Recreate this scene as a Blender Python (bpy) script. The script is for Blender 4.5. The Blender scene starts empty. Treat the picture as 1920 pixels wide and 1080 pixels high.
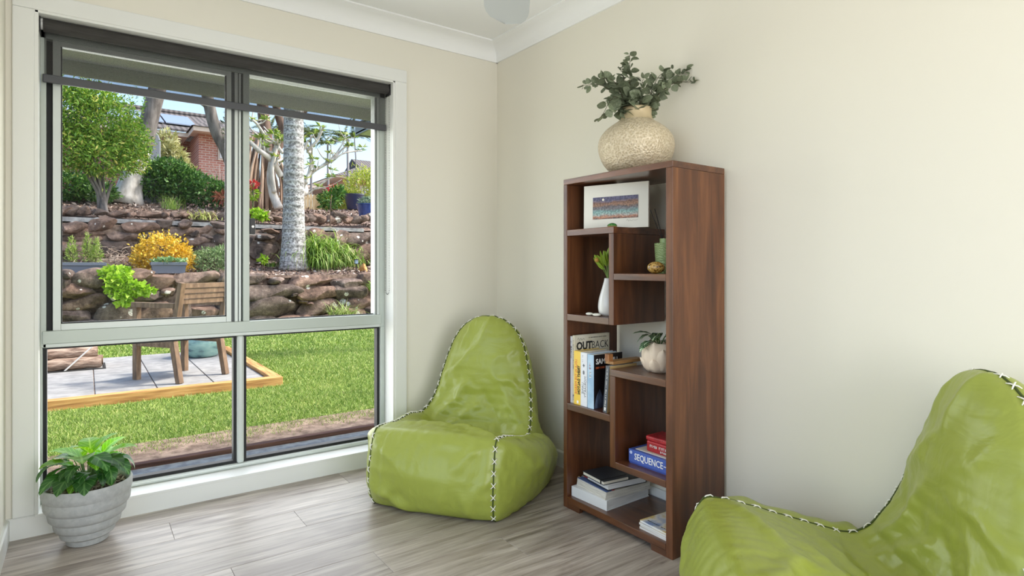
import bpy, bmesh, math, random
import numpy as np
from mathutils import Vector, Matrix, Euler

PI = math.pi
scene = bpy.context.scene
COL = scene.collection
rad = math.radians

# ------------------------------------------------------------------ camera
# x runs along the window wall (to the right), y points out of the window, the room corner is (0,0)
cam_d = bpy.data.cameras.new('camera')
cam = bpy.data.objects.new('camera', cam_d)
COL.objects.link(cam)
cam.location = (-2.044, -2.989, 1.06)
cam.rotation_euler = (rad(90), 0, rad(-35.82))
cam_d.sensor_width = 36
cam_d.lens = 1105 / 1920 * 36
cam_d.shift_y = -40 / 1920
cam_d.clip_start = 0.02
cam_d.clip_end = 500
scene.camera = cam

# ------------------------------------------------------------------ view, sky, sun, large lights
scene.view_settings.view_transform = 'Standard'
scene.view_settings.look = 'None'
scene.view_settings.exposure = 0.31
scene.view_settings.gamma = 1.0
scene.view_settings.use_curve_mapping = False

world = bpy.data.worlds.new('World')
scene.world = world
world.use_nodes = True
wn = world.node_tree
sky = wn.nodes.new('ShaderNodeTexSky')
sky.sky_type = 'NISHITA'
sky.sun_disc = False
sky.sun_elevation = rad(48)
sky.sun_rotation = rad(115)
sky.air_density = 1.0
sky.dust_density = 2.0
sky.ozone_density = 0.9
SKY_STRENGTH = 0.315
wn.nodes['Background'].inputs['Strength'].default_value = SKY_STRENGTH
wn.links.new(sky.outputs[0], wn.nodes['Background'].inputs['Color'])

SUN_ENERGY = 4.8
sd = bpy.data.lights.new('sun', 'SUN')
sd.energy = SUN_ENERGY
sd.angle = rad(9)
sd.color = (1.0, 0.95, 0.87)
sun = bpy.data.objects.new('sun', sd)
COL.objects.link(sun)
sun.rotation_euler = Vector((-0.75, 0.16, -1.0)).to_track_quat('-Z', 'Y').to_euler()

# added fill lamp shining in through a made-up opening behind the camera
ad = bpy.data.lights.new('rear_fill', 'AREA')
ad.shape = 'RECTANGLE'
ad.size = 2.6
ad.size_y = 2.4
ad.energy = 95
ad.color = (0.99, 0.99, 0.985)
al = bpy.data.objects.new('rear_fill', ad)
COL.objects.link(al)
al.location = (-1.15, -5.2, 1.1)
al.rotation_euler = (rad(90 + 38), 0, 0)
# weaker fill lamp added outside a made-up doorway in the left wall
ad3 = bpy.data.lights.new('left_fill', 'AREA')
ad3.shape = 'RECTANGLE'
ad3.size = 2.6
ad3.size_y = 2.2
ad3.energy = 14
ad3.color = (1.0, 0.99, 0.98)
al3 = bpy.data.objects.new('left_fill', ad3)
COL.objects.link(al3)
al3.location = (-3.1, -1.9, 1.1)
al3.rotation_euler = Vector((1, 0, 0)).to_track_quat('-Z', 'Z').to_euler()
# fill lamp added outside the glass to strengthen the window light
ad2 = bpy.data.lights.new('window_fill', 'AREA')
ad2.shape = 'RECTANGLE'
ad2.size = 1.48
ad2.size_y = 1.88
ad2.energy = 20.5
ad2.color = (1.0, 0.985, 0.965)
al2 = bpy.data.objects.new('window_fill', ad2)
COL.objects.link(al2)
al2.location = (-1.45, 0.30, 1.06)
al2.rotation_euler = (rad(-90), 0, 0)

# ------------------------------------------------------------------ helpers
def lin(c):
    o = []
    for v in c[:3]:
        v = v / 255.0
        o.append(v / 12.92 if v <= 0.04045 else ((v + 0.055) / 1.055) ** 2.4)
    return (o[0], o[1], o[2], 1.0)

MATS = {}

def nd(t, kind, **inp):
    n = t.nodes.new(kind)
    for k, v in inp.items():
        n.inputs[k.replace('_', ' ')].default_value = v
    return n

def ramp_node(t, stops):
    r = t.nodes.new('ShaderNodeValToRGB')
    el = r.color_ramp.elements
    while len(el) < len(stops):
        el.new(0.5)
    for e, (p, c) in zip(el, stops):
        e.position = p
        e.color = lin(c) if max(c) > 1 or len(c) == 3 else c
    return r

def mat(name, col=(128, 128, 128), rough=0.5, metal=0.0, spec=0.5, var=None, scale=5.0, stretch=(1, 1, 1),
        detail=5.0, dist=0.0, bump=0.0, bscale=None, bdist=0.01, island=None, trans=0.0, coat=0.0, sheen=0.0,
        objrand=None, rot=(0, 0, 0), extra=None):
    if name in MATS:
        return MATS[name]
    m = bpy.data.materials.new(name)
    m.use_nodes = True
    t = m.node_tree
    L = t.links.new
    b = t.nodes['Principled BSDF']
    b.inputs['Base Color'].default_value = lin(col)
    b.inputs['Roughness'].default_value = rough
    b.inputs['Metallic'].default_value = metal
    b.inputs['Specular IOR Level'].default_value = spec
    b.inputs['Coat Weight'].default_value = coat
    b.inputs['Coat Roughness'].default_value = 0.25
    b.inputs['Sheen Weight'].default_value = sheen
    tc = t.nodes.new('ShaderNodeTexCoord')
    mp = t.nodes.new('ShaderNodeMapping')
    mp.inputs['Scale'].default_value = stretch
    mp.inputs['Rotation'].default_value = rot
    L(tc.outputs['Object'], mp.inputs['Vector'])
    vec = mp.outputs['Vector']
    if objrand:
        oi = t.nodes.new('ShaderNodeObjectInfo')
        ad_ = t.nodes.new('ShaderNodeVectorMath')
        ad_.operation = 'MULTIPLY_ADD'
        cb = t.nodes.new('ShaderNodeCombineXYZ')
        for k in range(3):
            L(oi.outputs['Random'], cb.inputs[k])
        L(cb.outputs[0], ad_.inputs[0])
        ad_.inputs[1].default_value = (37.0, 61.0, 23.0)
        L(vec, ad_.inputs[2])
        vec = ad_.outputs[0]
    colour = None
    if var:
        n = t.nodes.new('ShaderNodeTexNoise')
        n.inputs['Scale'].default_value = scale
        n.inputs['Detail'].default_value = detail
        n.inputs['Distortion'].default_value = dist
        L(vec, n.inputs['Vector'])
        r = ramp_node(t, var)
        L(n.outputs[0], r.inputs[0])
        colour = r.outputs[0]
    if island:
        g = t.nodes.new('ShaderNodeNewGeometry')
        r = ramp_node(t, island)
        L(g.outputs['Random Per Island'], r.inputs[0])
        colour = r.outputs[0]
    if objrand:
        oi2 = t.nodes.new('ShaderNodeObjectInfo')
        hs = t.nodes.new('ShaderNodeHueSaturation')
        mr = t.nodes.new('ShaderNodeMapRange')
        mr.inputs['To Min'].default_value = 1 - objrand
        mr.inputs['To Max'].default_value = 1 + objrand
        L(oi2.outputs['Random'], mr.inputs['Value'])
        L(mr.outputs[0], hs.inputs['Value'])
        if colour:
            L(colour, hs.inputs['Color'])
        else:
            hs.inputs['Color'].default_value = lin(col)
        colour = hs.outputs[0]
    if colour:
        L(colour, b.inputs['Base Color'])
    if bump:
        n2 = t.nodes.new('ShaderNodeTexNoise')
        n2.inputs['Scale'].default_value = bscale or scale
        n2.inputs['Detail'].default_value = 4
        L(vec, n2.inputs['Vector'])
        bp = t.nodes.new('ShaderNodeBump')
        bp.inputs['Strength'].default_value = bump
        bp.inputs['Distance'].default_value = bdist
        L(n2.outputs[0], bp.inputs['Height'])
        L(bp.outputs[0], b.inputs['Normal'])
    if trans:
        tr = t.nodes.new('ShaderNodeBsdfTranslucent')
        mx = t.nodes.new('ShaderNodeMixShader')
        mx.inputs[0].default_value = trans
        if colour:
            L(colour, tr.inputs['Color'])
        else:
            tr.inputs['Color'].default_value = lin(col)
        L(b.outputs[0], mx.inputs[1])
        L(tr.outputs[0], mx.inputs[2])
        L(mx.outputs[0], t.nodes['Material Output'].inputs['Surface'])
    if extra:
        extra(t, b, tc, mp)
    MATS[name] = m
    return m


class MB:
    """collects verts and faces, builds one mesh object"""
    def __init__(s):
        s.v = []
        s.f = []

    def add(s, vs, fs):
        o = len(s.v)
        s.v += [tuple(p) for p in vs]
        s.f += [tuple(i + o for i in q) for q in fs]
        return s

    def box(s, x0, x1, y0, y1, z0, z1, M=None):
        vs = [Vector((x, y, z)) for z in (z0, z1) for y in (y0, y1) for x in (x0, x1)]
        if M is not None:
            vs = [M @ p for p in vs]
        return s.add(vs, [(0, 2, 3, 1), (4, 5, 7, 6), (0, 1, 5, 4), (2, 6, 7, 3), (0, 4, 6, 2), (1, 3, 7, 5)])

    def bar(s, a, b, w, h, up=(0, 0, 1), w2=None, h2=None):
        a = Vector(a); b = Vector(b)
        d = (b - a).normalized()
        u = Vector(up)
        r = d.cross(u)
        if r.length < 1e-4:
            r = d.cross(Vector((1, 0, 0)))
        r.normalize()
        u = r.cross(d).normalized()
        vs = []
        for p, ww, hh in ((a, w, h), (b, w2 or w, h2 or h)):
            for i, j in ((-1, -1), (1, -1), (1, 1), (-1, 1)):
                vs.append(p + r * (i * ww / 2) + u * (j * hh / 2))
        return s.add(vs, [(3, 2, 1, 0), (4, 5, 6, 7), (0, 1, 5, 4), (1, 2, 6, 5), (2, 3, 7, 6), (3, 0, 4, 7)])

    def tube(s, pts, radii, n=8, cap=True):
        pts = [Vector(p) for p in pts]
        if not isinstance(radii, (list, tuple)):
            radii = [radii] * len(pts)
        rings = []
        ref = None
        for i, p in enumerate(pts):
            d = (pts[min(i + 1, len(pts) - 1)] - pts[max(i - 1, 0)])
            d = d.normalized() if d.length > 1e-9 else Vector((0, 0, 1))
            if ref is None:
                ref = Vector((1, 0, 0)) if abs(d.x) < 0.9 else Vector((0, 1, 0))
            ref = (ref - d * ref.dot(d)).normalized()
            bi = d.cross(ref)
            rings.append([p + (ref * math.cos(2 * PI * k / n) + bi * math.sin(2 * PI * k / n)) * radii[i] for k in range(n)])
        vs = [q for r in rings for q in r]
        fs = []
        for i in range(len(pts) - 1):
            for k in range(n):
                k2 = (k + 1) % n
                fs.append((i * n + k, i * n + k2, (i + 1) * n + k2, (i + 1) * n + k))
        if cap:
            fs.append(tuple(range(n))[::-1])
            fs.append(tuple((len(pts) - 1) * n + k for k in range(n)))
        return s.add(vs, fs)

    def lathe(s, prof, n=32, c=(0, 0, 0), sx=1, sy=1, cap_bottom=True, cap_top=False, mod=None):
        vs = []
        for i, (r, z) in enumerate(prof):
            for k in range(n):
                a = 2 * PI * k / n
                rr = r * (mod(a, i, z) if mod else 1)
                vs.append((c[0] + rr * math.cos(a) * sx, c[1] + rr * math.sin(a) * sy, c[2] + z))
        fs = []
        for i in range(len(prof) - 1):
            for k in range(n):
                k2 = (k + 1) % n
                fs.append((i * n + k, i * n + k2, (i + 1) * n + k2, (i + 1) * n + k))
        if cap_bottom:
            fs.append(tuple(range(n))[::-1])
        if cap_top:
            fs.append(tuple((len(prof) - 1) * n + k for k in range(n)))
        return s.add(vs, fs)

    def prism(s, prof, axis, a, b):
        """profile of 2D points extruded along an axis from a to b (x: prof=(y,z), y: prof=(x,z), z: prof=(x,y))"""
        n = len(prof)
        def P(p, t):
            return {'x': (t, p[0], p[1]), 'y': (p[0], t, p[1]), 'z': (p[0], p[1], t)}[axis]
        vs = [P(p, a) for p in prof] + [P(p, b) for p in prof]
        fs = [(i, (i + 1) % n, n + (i + 1) % n, n + i) for i in range(n)]
        fs += [tuple(range(n))[::-1], tuple(range(n, 2 * n))]
        return s.add(vs, fs)

    def mesh(s, name, bevel=0.0, seg=2, smooth=False, flip=True):
        me = bpy.data.meshes.new(name)
        me.from_pydata(s.v, [], s.f)
        bm = bmesh.new()
        bm.from_mesh(me)
        if flip:
            bmesh.ops.recalc_face_normals(bm, faces=bm.faces)
        if bevel:
            eg = [e for e in bm.edges if len(e.link_faces) == 2 and e.calc_face_angle(0) > 0.5]
            bmesh.ops.bevel(bm, geom=eg, offset=bevel, segments=seg, affect='EDGES', profile=0.5, clamp_overlap=True)
        bm.to_mesh(me)
        bm.free()
        if smooth:
            me.polygons.foreach_set('use_smooth', [True] * len(me.polygons))
            if smooth != 'all':
                me.set_sharp_from_angle(angle=rad(35))
        return me

    def build(s, name, m, parent=None, bevel=0.0, seg=2, smooth=False, M=None, flip=True):
        return obj(name, s.mesh(name, bevel, seg, smooth, flip), m, parent, M)


def obj(name, me, m=None, parent=None, M=None):
    o = bpy.data.objects.new(name, me)
    COL.objects.link(o)
    if m is not None and len(me.materials) == 0:
        me.materials.append(m)
    if parent is not None:
        o.parent = parent
    if M is not None:
        o.matrix_local = M
    return o


def np_mesh(name, V, F, smooth=False):
    """fast mesh from arrays: V (n,3), F (m,k)"""
    me = bpy.data.meshes.new(name)
    V = np.asarray(V, np.float32)
    F = np.asarray(F, np.int32)
    me.vertices.add(len(V))
    me.vertices.foreach_set('co', V.ravel())
    k = F.shape[1]
    me.loops.add(F.size)
    me.loops.foreach_set('vertex_index', F.ravel())
    me.polygons.add(len(F))
    me.polygons.foreach_set('loop_start', np.arange(0, F.size, k, dtype=np.int32))
    if smooth:
        me.polygons.foreach_set('use_smooth', np.ones(len(F), bool))
    me.update(calc_edges=True)
    return me


def tag(o, label=None, cat=None, group=None, kind=None):
    if label: o['label'] = label
    if cat: o['category'] = cat
    if group: o['group'] = group
    if kind: o['kind'] = kind
    return o


def thing(name, label, cat, loc=(0, 0, 0), rz=0.0, group=None):
    o = bpy.data.objects.new(name, None)
    o.empty_display_size = 0.05
    COL.objects.link(o)
    o.location = loc
    o.rotation_euler = (0, 0, rz)
    return tag(o, label, cat, group)


def struct(name, mb, m, parent=None, **k):
    o = mb.build(name, m, parent, **k)
    if parent is None:
        o['kind'] = 'structure'
    return o


def TRS(loc, rot=(0, 0, 0), sc=(1, 1, 1)):
    return Matrix.LocRotScale(Vector(loc), Euler(rot), Vector(sc))


def frame_M(loc, xa, ya, za):
    M = Matrix.Identity(4)
    for i, a in enumerate((xa, ya, za)):
        for k in range(3):
            M[k][i] = a[k]
    for k in range(3):
        M[k][3] = loc[k]
    return M


def text_obj(s, size, m, parent, M, name='title', ex=0.0004, align='LEFT', bold=0.0, sx=1.0, space=1.0):
    c = bpy.data.curves.new('t', 'FONT')
    c.body = s
    c.size = size
    c.extrude = ex
    c.offset = bold
    c.align_x = align
    c.align_y = 'CENTER'
    c.resolution_u = 2
    c.space_character = space
    o = bpy.data.objects.new('t', c)
    COL.objects.link(o)
    dg = bpy.context.evaluated_depsgraph_get()
    me = bpy.data.meshes.new_from_object(o.evaluated_get(dg))
    bpy.data.objects.remove(o)
    me.materials.clear()
    me.transform(Matrix.Diagonal((sx, 1, 1, 1)))
    return obj(name, me, m, parent, M)


def smooth_path(pts, n):
    """Catmull-Rom resample of points of any dimension to n samples, even in arc length"""
    P = np.array(pts, float)
    P = np.vstack([2 * P[0] - P[1], P, 2 * P[-1] - P[-2]])
    out = []
    for i in range(1, len(P) - 2):
        for t in np.linspace(0, 1, 24, endpoint=False):
            a, b, c, d = P[i - 1], P[i], P[i + 1], P[i + 2]
            out.append(0.5 * ((2 * b) + (c - a) * t + (2 * a - 5 * b + 4 * c - d) * t * t + (3 * b - a - 3 * c + d) * t ** 3))
    out.append(P[-2])
    out = np.array(out)
    s = np.r_[0, np.cumsum(np.linalg.norm(np.diff(out, axis=0), axis=1))]
    q = np.linspace(0, s[-1], n)
    return np.stack([np.interp(q, s, out[:, k]) for k in range(out.shape[1])], 1)

# ================================================================== ROOM
m_wall = mat('wall_paint', (231, 227, 214), rough=0.75, spec=0.25, bump=0.03, bscale=180, bdist=0.002)
m_ceil = mat('ceiling_paint', (244, 245, 244), rough=0.85, spec=0.2, bump=0.02, bscale=120, bdist=0.002)
m_trim = mat('trim_paint', (228, 229, 225), rough=0.4, spec=0.4)
m_render_ext = mat('exterior_brick_paint', (150, 140, 128), rough=0.9, bump=0.2, bscale=40)

XL, XR, YB, YF, ZC = -2.298, 0.0, 0.0, -4.40, 2.40
WX0, WX1, WZ0, WZ1 = -2.21, -0.68, 0.085, 2.072

b = MB()
b.box(XL - 0.12, WX0, 0, 0.2, -0.15, ZC + 0.1).box(WX1, XR + 0.12, 0, 0.2, -0.15, ZC + 0.1)
b.box(WX0, WX1, 0, 0.2, -0.15, WZ0 - 0.012).box(WX0, WX1, 0, 0.2, WZ1, ZC + 0.1)
struct('wall_back', b, m_wall)
struct('wall_right', MB().box(0, 0.12, YF - 0.12, 0, -0.15, ZC + 0.1), m_wall)
struct('wall_left', MB().box(XL - 0.12, XL, YF - 0.12, -3.0, -0.15, ZC + 0.1).box(XL - 0.12, XL, -0.8, 0, -0.15, ZC + 0.1).box(XL - 0.12, XL, -3.0, -0.8, 2.1, ZC + 0.1).box(XL - 0.12, XL, -3.0, -0.8, -0.15, 0), m_wall)  # middle opening added to let the side fill lamp in
b = MB().box(XL, -2.1, YF - 0.12, YF, -0.15, ZC + 0.1).box(-0.2, XR, YF - 0.12, YF, -0.15, ZC + 0.1).box(-2.1, -0.2, YF - 0.12, YF, 2.1, ZC + 0.1)  # opening added to let the rear fill lamp in
struct('wall_front', b, m_wall)
struct('ceiling', MB().box(XL - 0.12, XR + 0.12, YF - 0.12, 0.2, ZC, ZC + 0.12), m_ceil)

# floor: sub floor with a plank each
def plank_extra(t, bsdf, tc, mp):
    L = t.links.new
    oi = t.nodes.new('ShaderNodeObjectInfo')
    cb = t.nodes.new('ShaderNodeCombineXYZ')
    L(oi.outputs['Random'], cb.inputs[0]); L(oi.outputs['Random'], cb.inputs[1])
    ma = t.nodes.new('ShaderNodeVectorMath'); ma.operation = 'MULTIPLY_ADD'
    L(cb.outputs[0], ma.inputs[0]); ma.inputs[1].default_value = (41, 67, 0)
    L(tc.outputs['Object'], ma.inputs[2])
    m1 = t.nodes.new('ShaderNodeMapping'); m1.inputs['Scale'].default_value = (1.3, 22, 1)
    L(ma.outputs[0], m1.inputs[0])
    n1 = nd(t, 'ShaderNodeTexNoise', Scale=2.2, Detail=9.0, Roughness=0.65, Distortion=0.6); L(m1.outputs[0], n1.inputs['Vector'])
    m2 = t.nodes.new('ShaderNodeMapping'); m2.inputs['Scale'].default_value = (1.0, 5, 1)
    L(ma.outputs[0], m2.inputs[0])
    n2 = nd(t, 'ShaderNodeTexNoise', Scale=1.6, Detail=3.0, Distortion=1.6); L(m2.outputs[0], n2.inputs['Vector'])
    r1 = ramp_node(t, [(0.28, (112, 101, 93)), (0.43, (172, 162, 153)), (0.62, (198, 189, 181)), (0.8, (218, 211, 204))])
    L(n1.outputs[0], r1.inputs[0])
    r2 = ramp_node(t, [(0.32, (176, 166, 158)), (0.6, (240, 238, 234))])
    L(n2.outputs[0], r2.inputs[0])
    mx = t.nodes.new('ShaderNodeMixRGB'); mx.blend_type = 'MULTIPLY'; mx.inputs[0].default_value = 0.8
    L(r1.outputs[0], mx.inputs[1]); L(r2.outputs[0], mx.inputs[2])
    hs = t.nodes.new('ShaderNodeHueSaturation')
    mr = t.nodes.new('ShaderNodeMapRange'); mr.inputs['To Min'].default_value = 0.86; mr.inputs['To Max'].default_value = 1.16
    L(oi.outputs['Random'], mr.inputs[0]); L(mr.outputs[0], hs.inputs['Value']); L(mx.outputs[0], hs.inputs['Color'])
    L(hs.outputs[0], bsdf.inputs['Base Color'])
    rr = t.nodes.new('ShaderNodeMapRange'); rr.inputs['To Min'].default_value = 0.38; rr.inputs['To Max'].default_value = 0.46
    L(n1.outputs[0], rr.inputs[0]); L(rr.outputs[0], bsdf.inputs['Roughness'])
    bp = t.nodes.new('ShaderNodeBump'); bp.inputs['Strength'].default_value = 0.12; bp.inputs['Distance'].default_value = 0.002
    L(n1.outputs[0], bp.inputs['Height']); L(bp.outputs[0], bsdf.inputs['Normal'])

m_plank = mat('vinyl_plank', (140, 128, 118), rough=0.42, spec=1.0, extra=plank_extra)
floor = struct('floor', MB().box(XL - 0.12, XR + 0.12, YF - 0.12, 0.2, -0.15, -0.004), mat('subfloor', (70, 62, 56), rough=0.9))
rr = random.Random(3)
PW, PL = 0.182, 1.22
y = -0.0
row = 0
plank_me = {}
while y > YF + 0.01:
    y1 = max(y - PW, YF)
    off = (0.37 * row * PL) % PL + 0.08
    xs = [XL]
    x = XL + off
    while x < XR - 0.02:
        if x - xs[-1] > 0.12:
            xs.append(x)
        x += PL
    xs.append(XR)
    for xa, xb in zip(xs[:-1], xs[1:]):
        key = (round(xb - xa, 3), round(y - y1, 3))
        if key not in plank_me:
            lx, ly = (xb - xa) / 2, (y - y1) / 2
            me = MB().box(-lx + 0.0005, lx - 0.0005, -ly + 0.0005, ly - 0.0005, -0.0038, 0).mesh('plank', bevel=0.0007, seg=1)
            me.materials.append(m_plank)
            plank_me[key] = me
        o = obj('plank', plank_me[key], m_plank, floor)
        o.location = ((xa + xb) / 2, (y + y1) / 2, 0)
    y = y1
    row += 1

# cornice (cove moulding) along the walls
cove = [(0, 0), (0, -0.092), (-0.010, -0.092), (-0.012, -0.078)] + \
       [(-0.090 + 0.078 * math.cos(a), -0.078 + 0.066 * math.sin(a)) for a in np.linspace(0.05, PI / 2 - 0.05, 8)] + [(-0.090, -0.010), (-0.104, -0.008), (-0.104, 0)]
# profile measured as (distance from wall negative, height below ceiling)
def cornice(name, axis, wall, a, b_, sgn):
    prof = [(wall + sgn * d, ZC + h) for d, h in cove]
    return struct(name, MB().prism(prof, axis, a, b_), m_ceil, smooth=True)
cornice('trim_1', 'x', 0.0, XL, XR, 1)
cornice('trim_2', 'y', 0.0, YF, YB, 1)
cornice('trim_3', 'y', XL, YF, YB, -1)
cornice('trim_4', 'x', YF, XL, XR, -1)

# skirting boards
def skirt(w, s):
    return [(w, 0), (w + s * 0.013, 0), (w + s * 0.013, 0.078), (w + s * 0.008, 0.084), (w, 0.084)]
struct('baseboard_back', MB().prism(skirt(0, -1), 'x', XL, XR), m_trim)
struct('baseboard_right', MB().prism(skirt(0, -1), 'y', YF, -0.0131), m_trim)
struct('baseboard_left', MB().prism(skirt(XL, 1), 'y', -0.74, -0.0131), m_trim)
struct('trim_8', MB().box(XL, XL + 0.016, -3.06, -3.0, 0, 2.1).box(XL, XL + 0.016, -0.8, -0.74, 0, 2.1).box(XL, XL + 0.016, -3.06, -0.74, 2.1, 2.16), m_trim, bevel=0.003)  # casing around the made-up left doorway

# window architraves, jamb linings and sill board
b = MB()
b.box(WX0 - 0.068, WX0, -0.016, 0, 0.0842, WZ1).box(WX1, WX1 + 0.068, -0.016, 0, 0.0842, WZ1).box(WX0 - 0.068, WX1 + 0.068, -0.016, 0, WZ1, WZ1 + 0.068)
struct('trim_5', b, m_trim, bevel=0.004)
b = MB()
b.box(WX0 - 0.001, WX0 + 0.012, -0.012, 0.10, WZ0, WZ1).box(WX1 - 0.012, WX1 + 0.001, -0.012, 0.10, WZ0, WZ1).box(WX0, WX1, -0.012, 0.10, WZ1 - 0.010, WZ1 + 0.002)
struct('trim_6', b, m_trim, bevel=0.0015)
struct('trim_7', MB().box(WX0, WX1, -0.014, 0.11, WZ0 - 0.0125, WZ0), m_trim, bevel=0.002)

# unseen door frame, made up to go with the rear fill lamp
d1 = struct('added_door_1', MB().box(-2.1, -2.04, YF - 0.09, YF - 0.03, 0, 2.1).box(-0.26, -0.2, YF - 0.09, YF - 0.03, 0, 2.1).box(-2.04, -0.26, YF - 0.09, YF - 0.03, 2.04, 2.1)
            .box(-1.18, -1.12, YF - 0.09, YF - 0.03, 0.06, 2.04).box(-2.04, -0.26, YF - 0.09, YF - 0.03, 0, 0.06), m_trim, bevel=0.003)

# ------------------------------------------------------------------ window
def glass_mat():
    m = bpy.data.materials.new('window_glass')
    m.use_nodes = True
    t = m.node_tree
    t.nodes.remove(t.nodes['Principled BSDF'])
    tr = t.nodes.new('ShaderNodeBsdfTransparent'); tr.inputs[0].default_value = (0.98, 0.985, 0.98, 1)
    gl = t.nodes.new('ShaderNodeBsdfGlossy'); gl.inputs['Roughness'].default_value = 0.01
    fr = t.nodes.new('ShaderNodeFresnel'); fr.inputs['IOR'].default_value = 1.06
    mx = t.nodes.new('ShaderNodeMixShader')
    t.links.new(fr.outputs[0], mx.inputs[0]); t.links.new(tr.outputs[0], mx.inputs[1]); t.links.new(gl.outputs[0], mx.inputs[2])
    t.links.new(mx.outputs[0], t.nodes['Material Output'].inputs['Surface'])
    return m
m_glass = glass_mat()

def screen_mat(name, col, openness, period, contrast):
    """woven see-through mesh: dark yarn mixed with open gaps"""
    m = bpy.data.materials.new(name)
    m.use_nodes = True
    t = m.node_tree
    L = t.links.new
    p = t.nodes['Principled BSDF']
    p.inputs['Base Color'].default_value = lin(col); p.inputs['Roughness'].default_value = 0.8
    tr = t.nodes.new('ShaderNodeBsdfTransparent')
    tc = t.nodes.new('ShaderNodeTexCoord')
    mul = None
    for ax, per in (('X', period), ('Z', period * 1.7)):
        w = nd(t, 'ShaderNodeTexWave', Scale=1.0 / per, Distortion=1.2, Detail=2.0, Detail_Scale=2.0)
        w.bands_direction = ax
        L(tc.outputs['Object'], w.inputs['Vector'])
        if mul is None:
            mul = w.outputs['Fac']
        else:
            a = t.nodes.new('ShaderNodeMath'); a.operation = 'ADD'
            L(mul, a.inputs[0]); L(w.outputs['Fac'], a.inputs[1]); mul = a.outputs[0]
    mr = t.nodes.new('ShaderNodeMapRange')
    mr.inputs['From Max'].default_value = 2.0
    mr.inputs['To Min'].default_value = openness - contrast; mr.inputs['To Max'].default_value = openness + contrast
    L(mul, mr.inputs[0])
    mx = t.nodes.new('ShaderNodeMixShader')
    L(mr.outputs[0], mx.inputs[0]); L(p.outputs[0], mx.inputs[1]); L(tr.outputs[0], mx.inputs[2])
    L(mx.outputs[0], t.nodes['Material Output'].inputs['Surface'])
    return m

m_alu = mat('anodised_frame', (184, 192, 185), rough=0.42, metal=0.15, spec=0.5)
m_alu2 = mat('anodised_sash', (204, 210, 206), rough=0.38, metal=0.15, spec=0.5)
m_gask = mat('black_gasket', (20, 21, 23), rough=0.6)
m_black = mat('black_plastic', (22, 22, 24), rough=0.4)

win = thing('window_1', None, None)
win['kind'] = 'structure'
FY0, FY1 = 0.10, 0.165
fx0, fx1, fz0, fz1 = WX0 + 0.012, WX1 - 0.012, WZ0, WZ1 - 0.010
b = MB()
b.box(fx0, -2.179, FY0, FY1, 0.727, fz1).box(fx0, -2.191, FY0, FY1, fz0, 0.727)
b.box(-0.722, fx1, FY0, FY1, 0.727, fz1).box(-0.716, fx1, FY0, FY1, fz0, 0.727)
b.box(fx0, fx1, FY0, FY1, 2.0, fz1)
b.build('outer_frame', m_alu, win, bevel=0.0015)
MB().box(fx0, fx1, FY0, FY1, fz0, 0.106).build('bottom_rail', m_alu2, win, bevel=0.008, seg=3)
b = MB().box(-2.191, -0.716, FY0 - 0.006, FY1, 0.742, 0.794)
b.build('transom', m_alu, win, bevel=0.0015)
MB().box(-2.191, -0.716, FY0, FY1, 0.7255, 0.7425).build('transom_bead', m_alu2, win, bevel=0.003)
MB().box(-1.427, -1.398, FY0, FY1, 0.794, 2.0).build('mullion', m_alu, win, bevel=0.0015)
MB().box(-1.453, -1.422, FY0, FY1, 0.106, 0.7255).build('mullion', m_alu2, win, bevel=0.010, seg=3)
# dark side channel left of the sliding sash
MB().box(-2.179, -2.158, FY0 + 0.035, FY1, 0.794, 2.0).build('side_channel', m_gask, win)
# sliding sash
sash = MB().box(-2.158, -2.131, FY0 + 0.006, FY0 + 0.034, 0.794, 2.0).box(-1.500, -1.478, FY0 + 0.006, FY0 + 0.034, 0.794, 2.0) \
    .box(-2.131, -1.500, FY0 + 0.006, FY0 + 0.034, 0.794, 0.8215).box(-2.131, -1.500, FY0 + 0.006, FY0 + 0.034, 1.978, 2.0).build('sliding_sash', m_alu2, win, bevel=0.0015)
MB().box(-1.478, -1.463, FY0 + 0.022, FY0 + 0.034, 0.794, 2.0).build('sash_groove', mat('sash_groove', (92, 96, 96), rough=0.5), sash)
MB().box(-1.463, -1.448, FY0 + 0.010, FY0 + 0.034, 0.794, 2.0).box(-1.444, -1.433, FY0 + 0.014, FY0 + 0.034, 0.794, 2.0).build('interlock_rib', m_alu2, sash, bevel=0.001)
MB().box(-1.448, -1.427, FY0 + 0.03, FY0 + 0.04, 0.794, 2.0).build('sash_groove', m_gask, sash)
b = MB()
for (xa, xb, za, zb) in ((-2.131, -2.127, 0.8215, 1.978), (-1.504, -1.500, 0.8215, 1.978)):
    b.box(xa, xb, FY0 + 0.008, FY0 + 0.03, za, zb)
b.box(-2.131, -1.5, FY0 + 0.008, FY0 + 0.03, 0.8215, 0.826)
b.build('sash_gasket', m_gask, sash)
MB().box(-2.129, -1.502, FY0 + 0.018, FY0 + 0.022, 0.823, 1.979).build('pane', m_glass, win)
# right fixed upper light
MB().box(-1.398, -0.7475, FY0 + 0.04, FY0 + 0.044, 0.794, 2.0).build('pane', m_glass, win)
MB().box(-0.7475, -0.7405, FY0 + 0.012, FY1, 0.794, 2.0).box(-0.7365, -0.722, FY0 + 0.004, FY1, 0.794, 2.0).build('glazing_bead', m_alu2, win, bevel=0.001)
MB().box(-0.7405, -0.7365, FY0 + 0.02, FY1, 0.794, 2.0).build('gasket', m_gask, win)
MB().box(-1.398, -0.7475, FY0 + 0.034, FY0 + 0.05, 0.794, 0.7985).build('gasket', m_gask, win)
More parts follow.
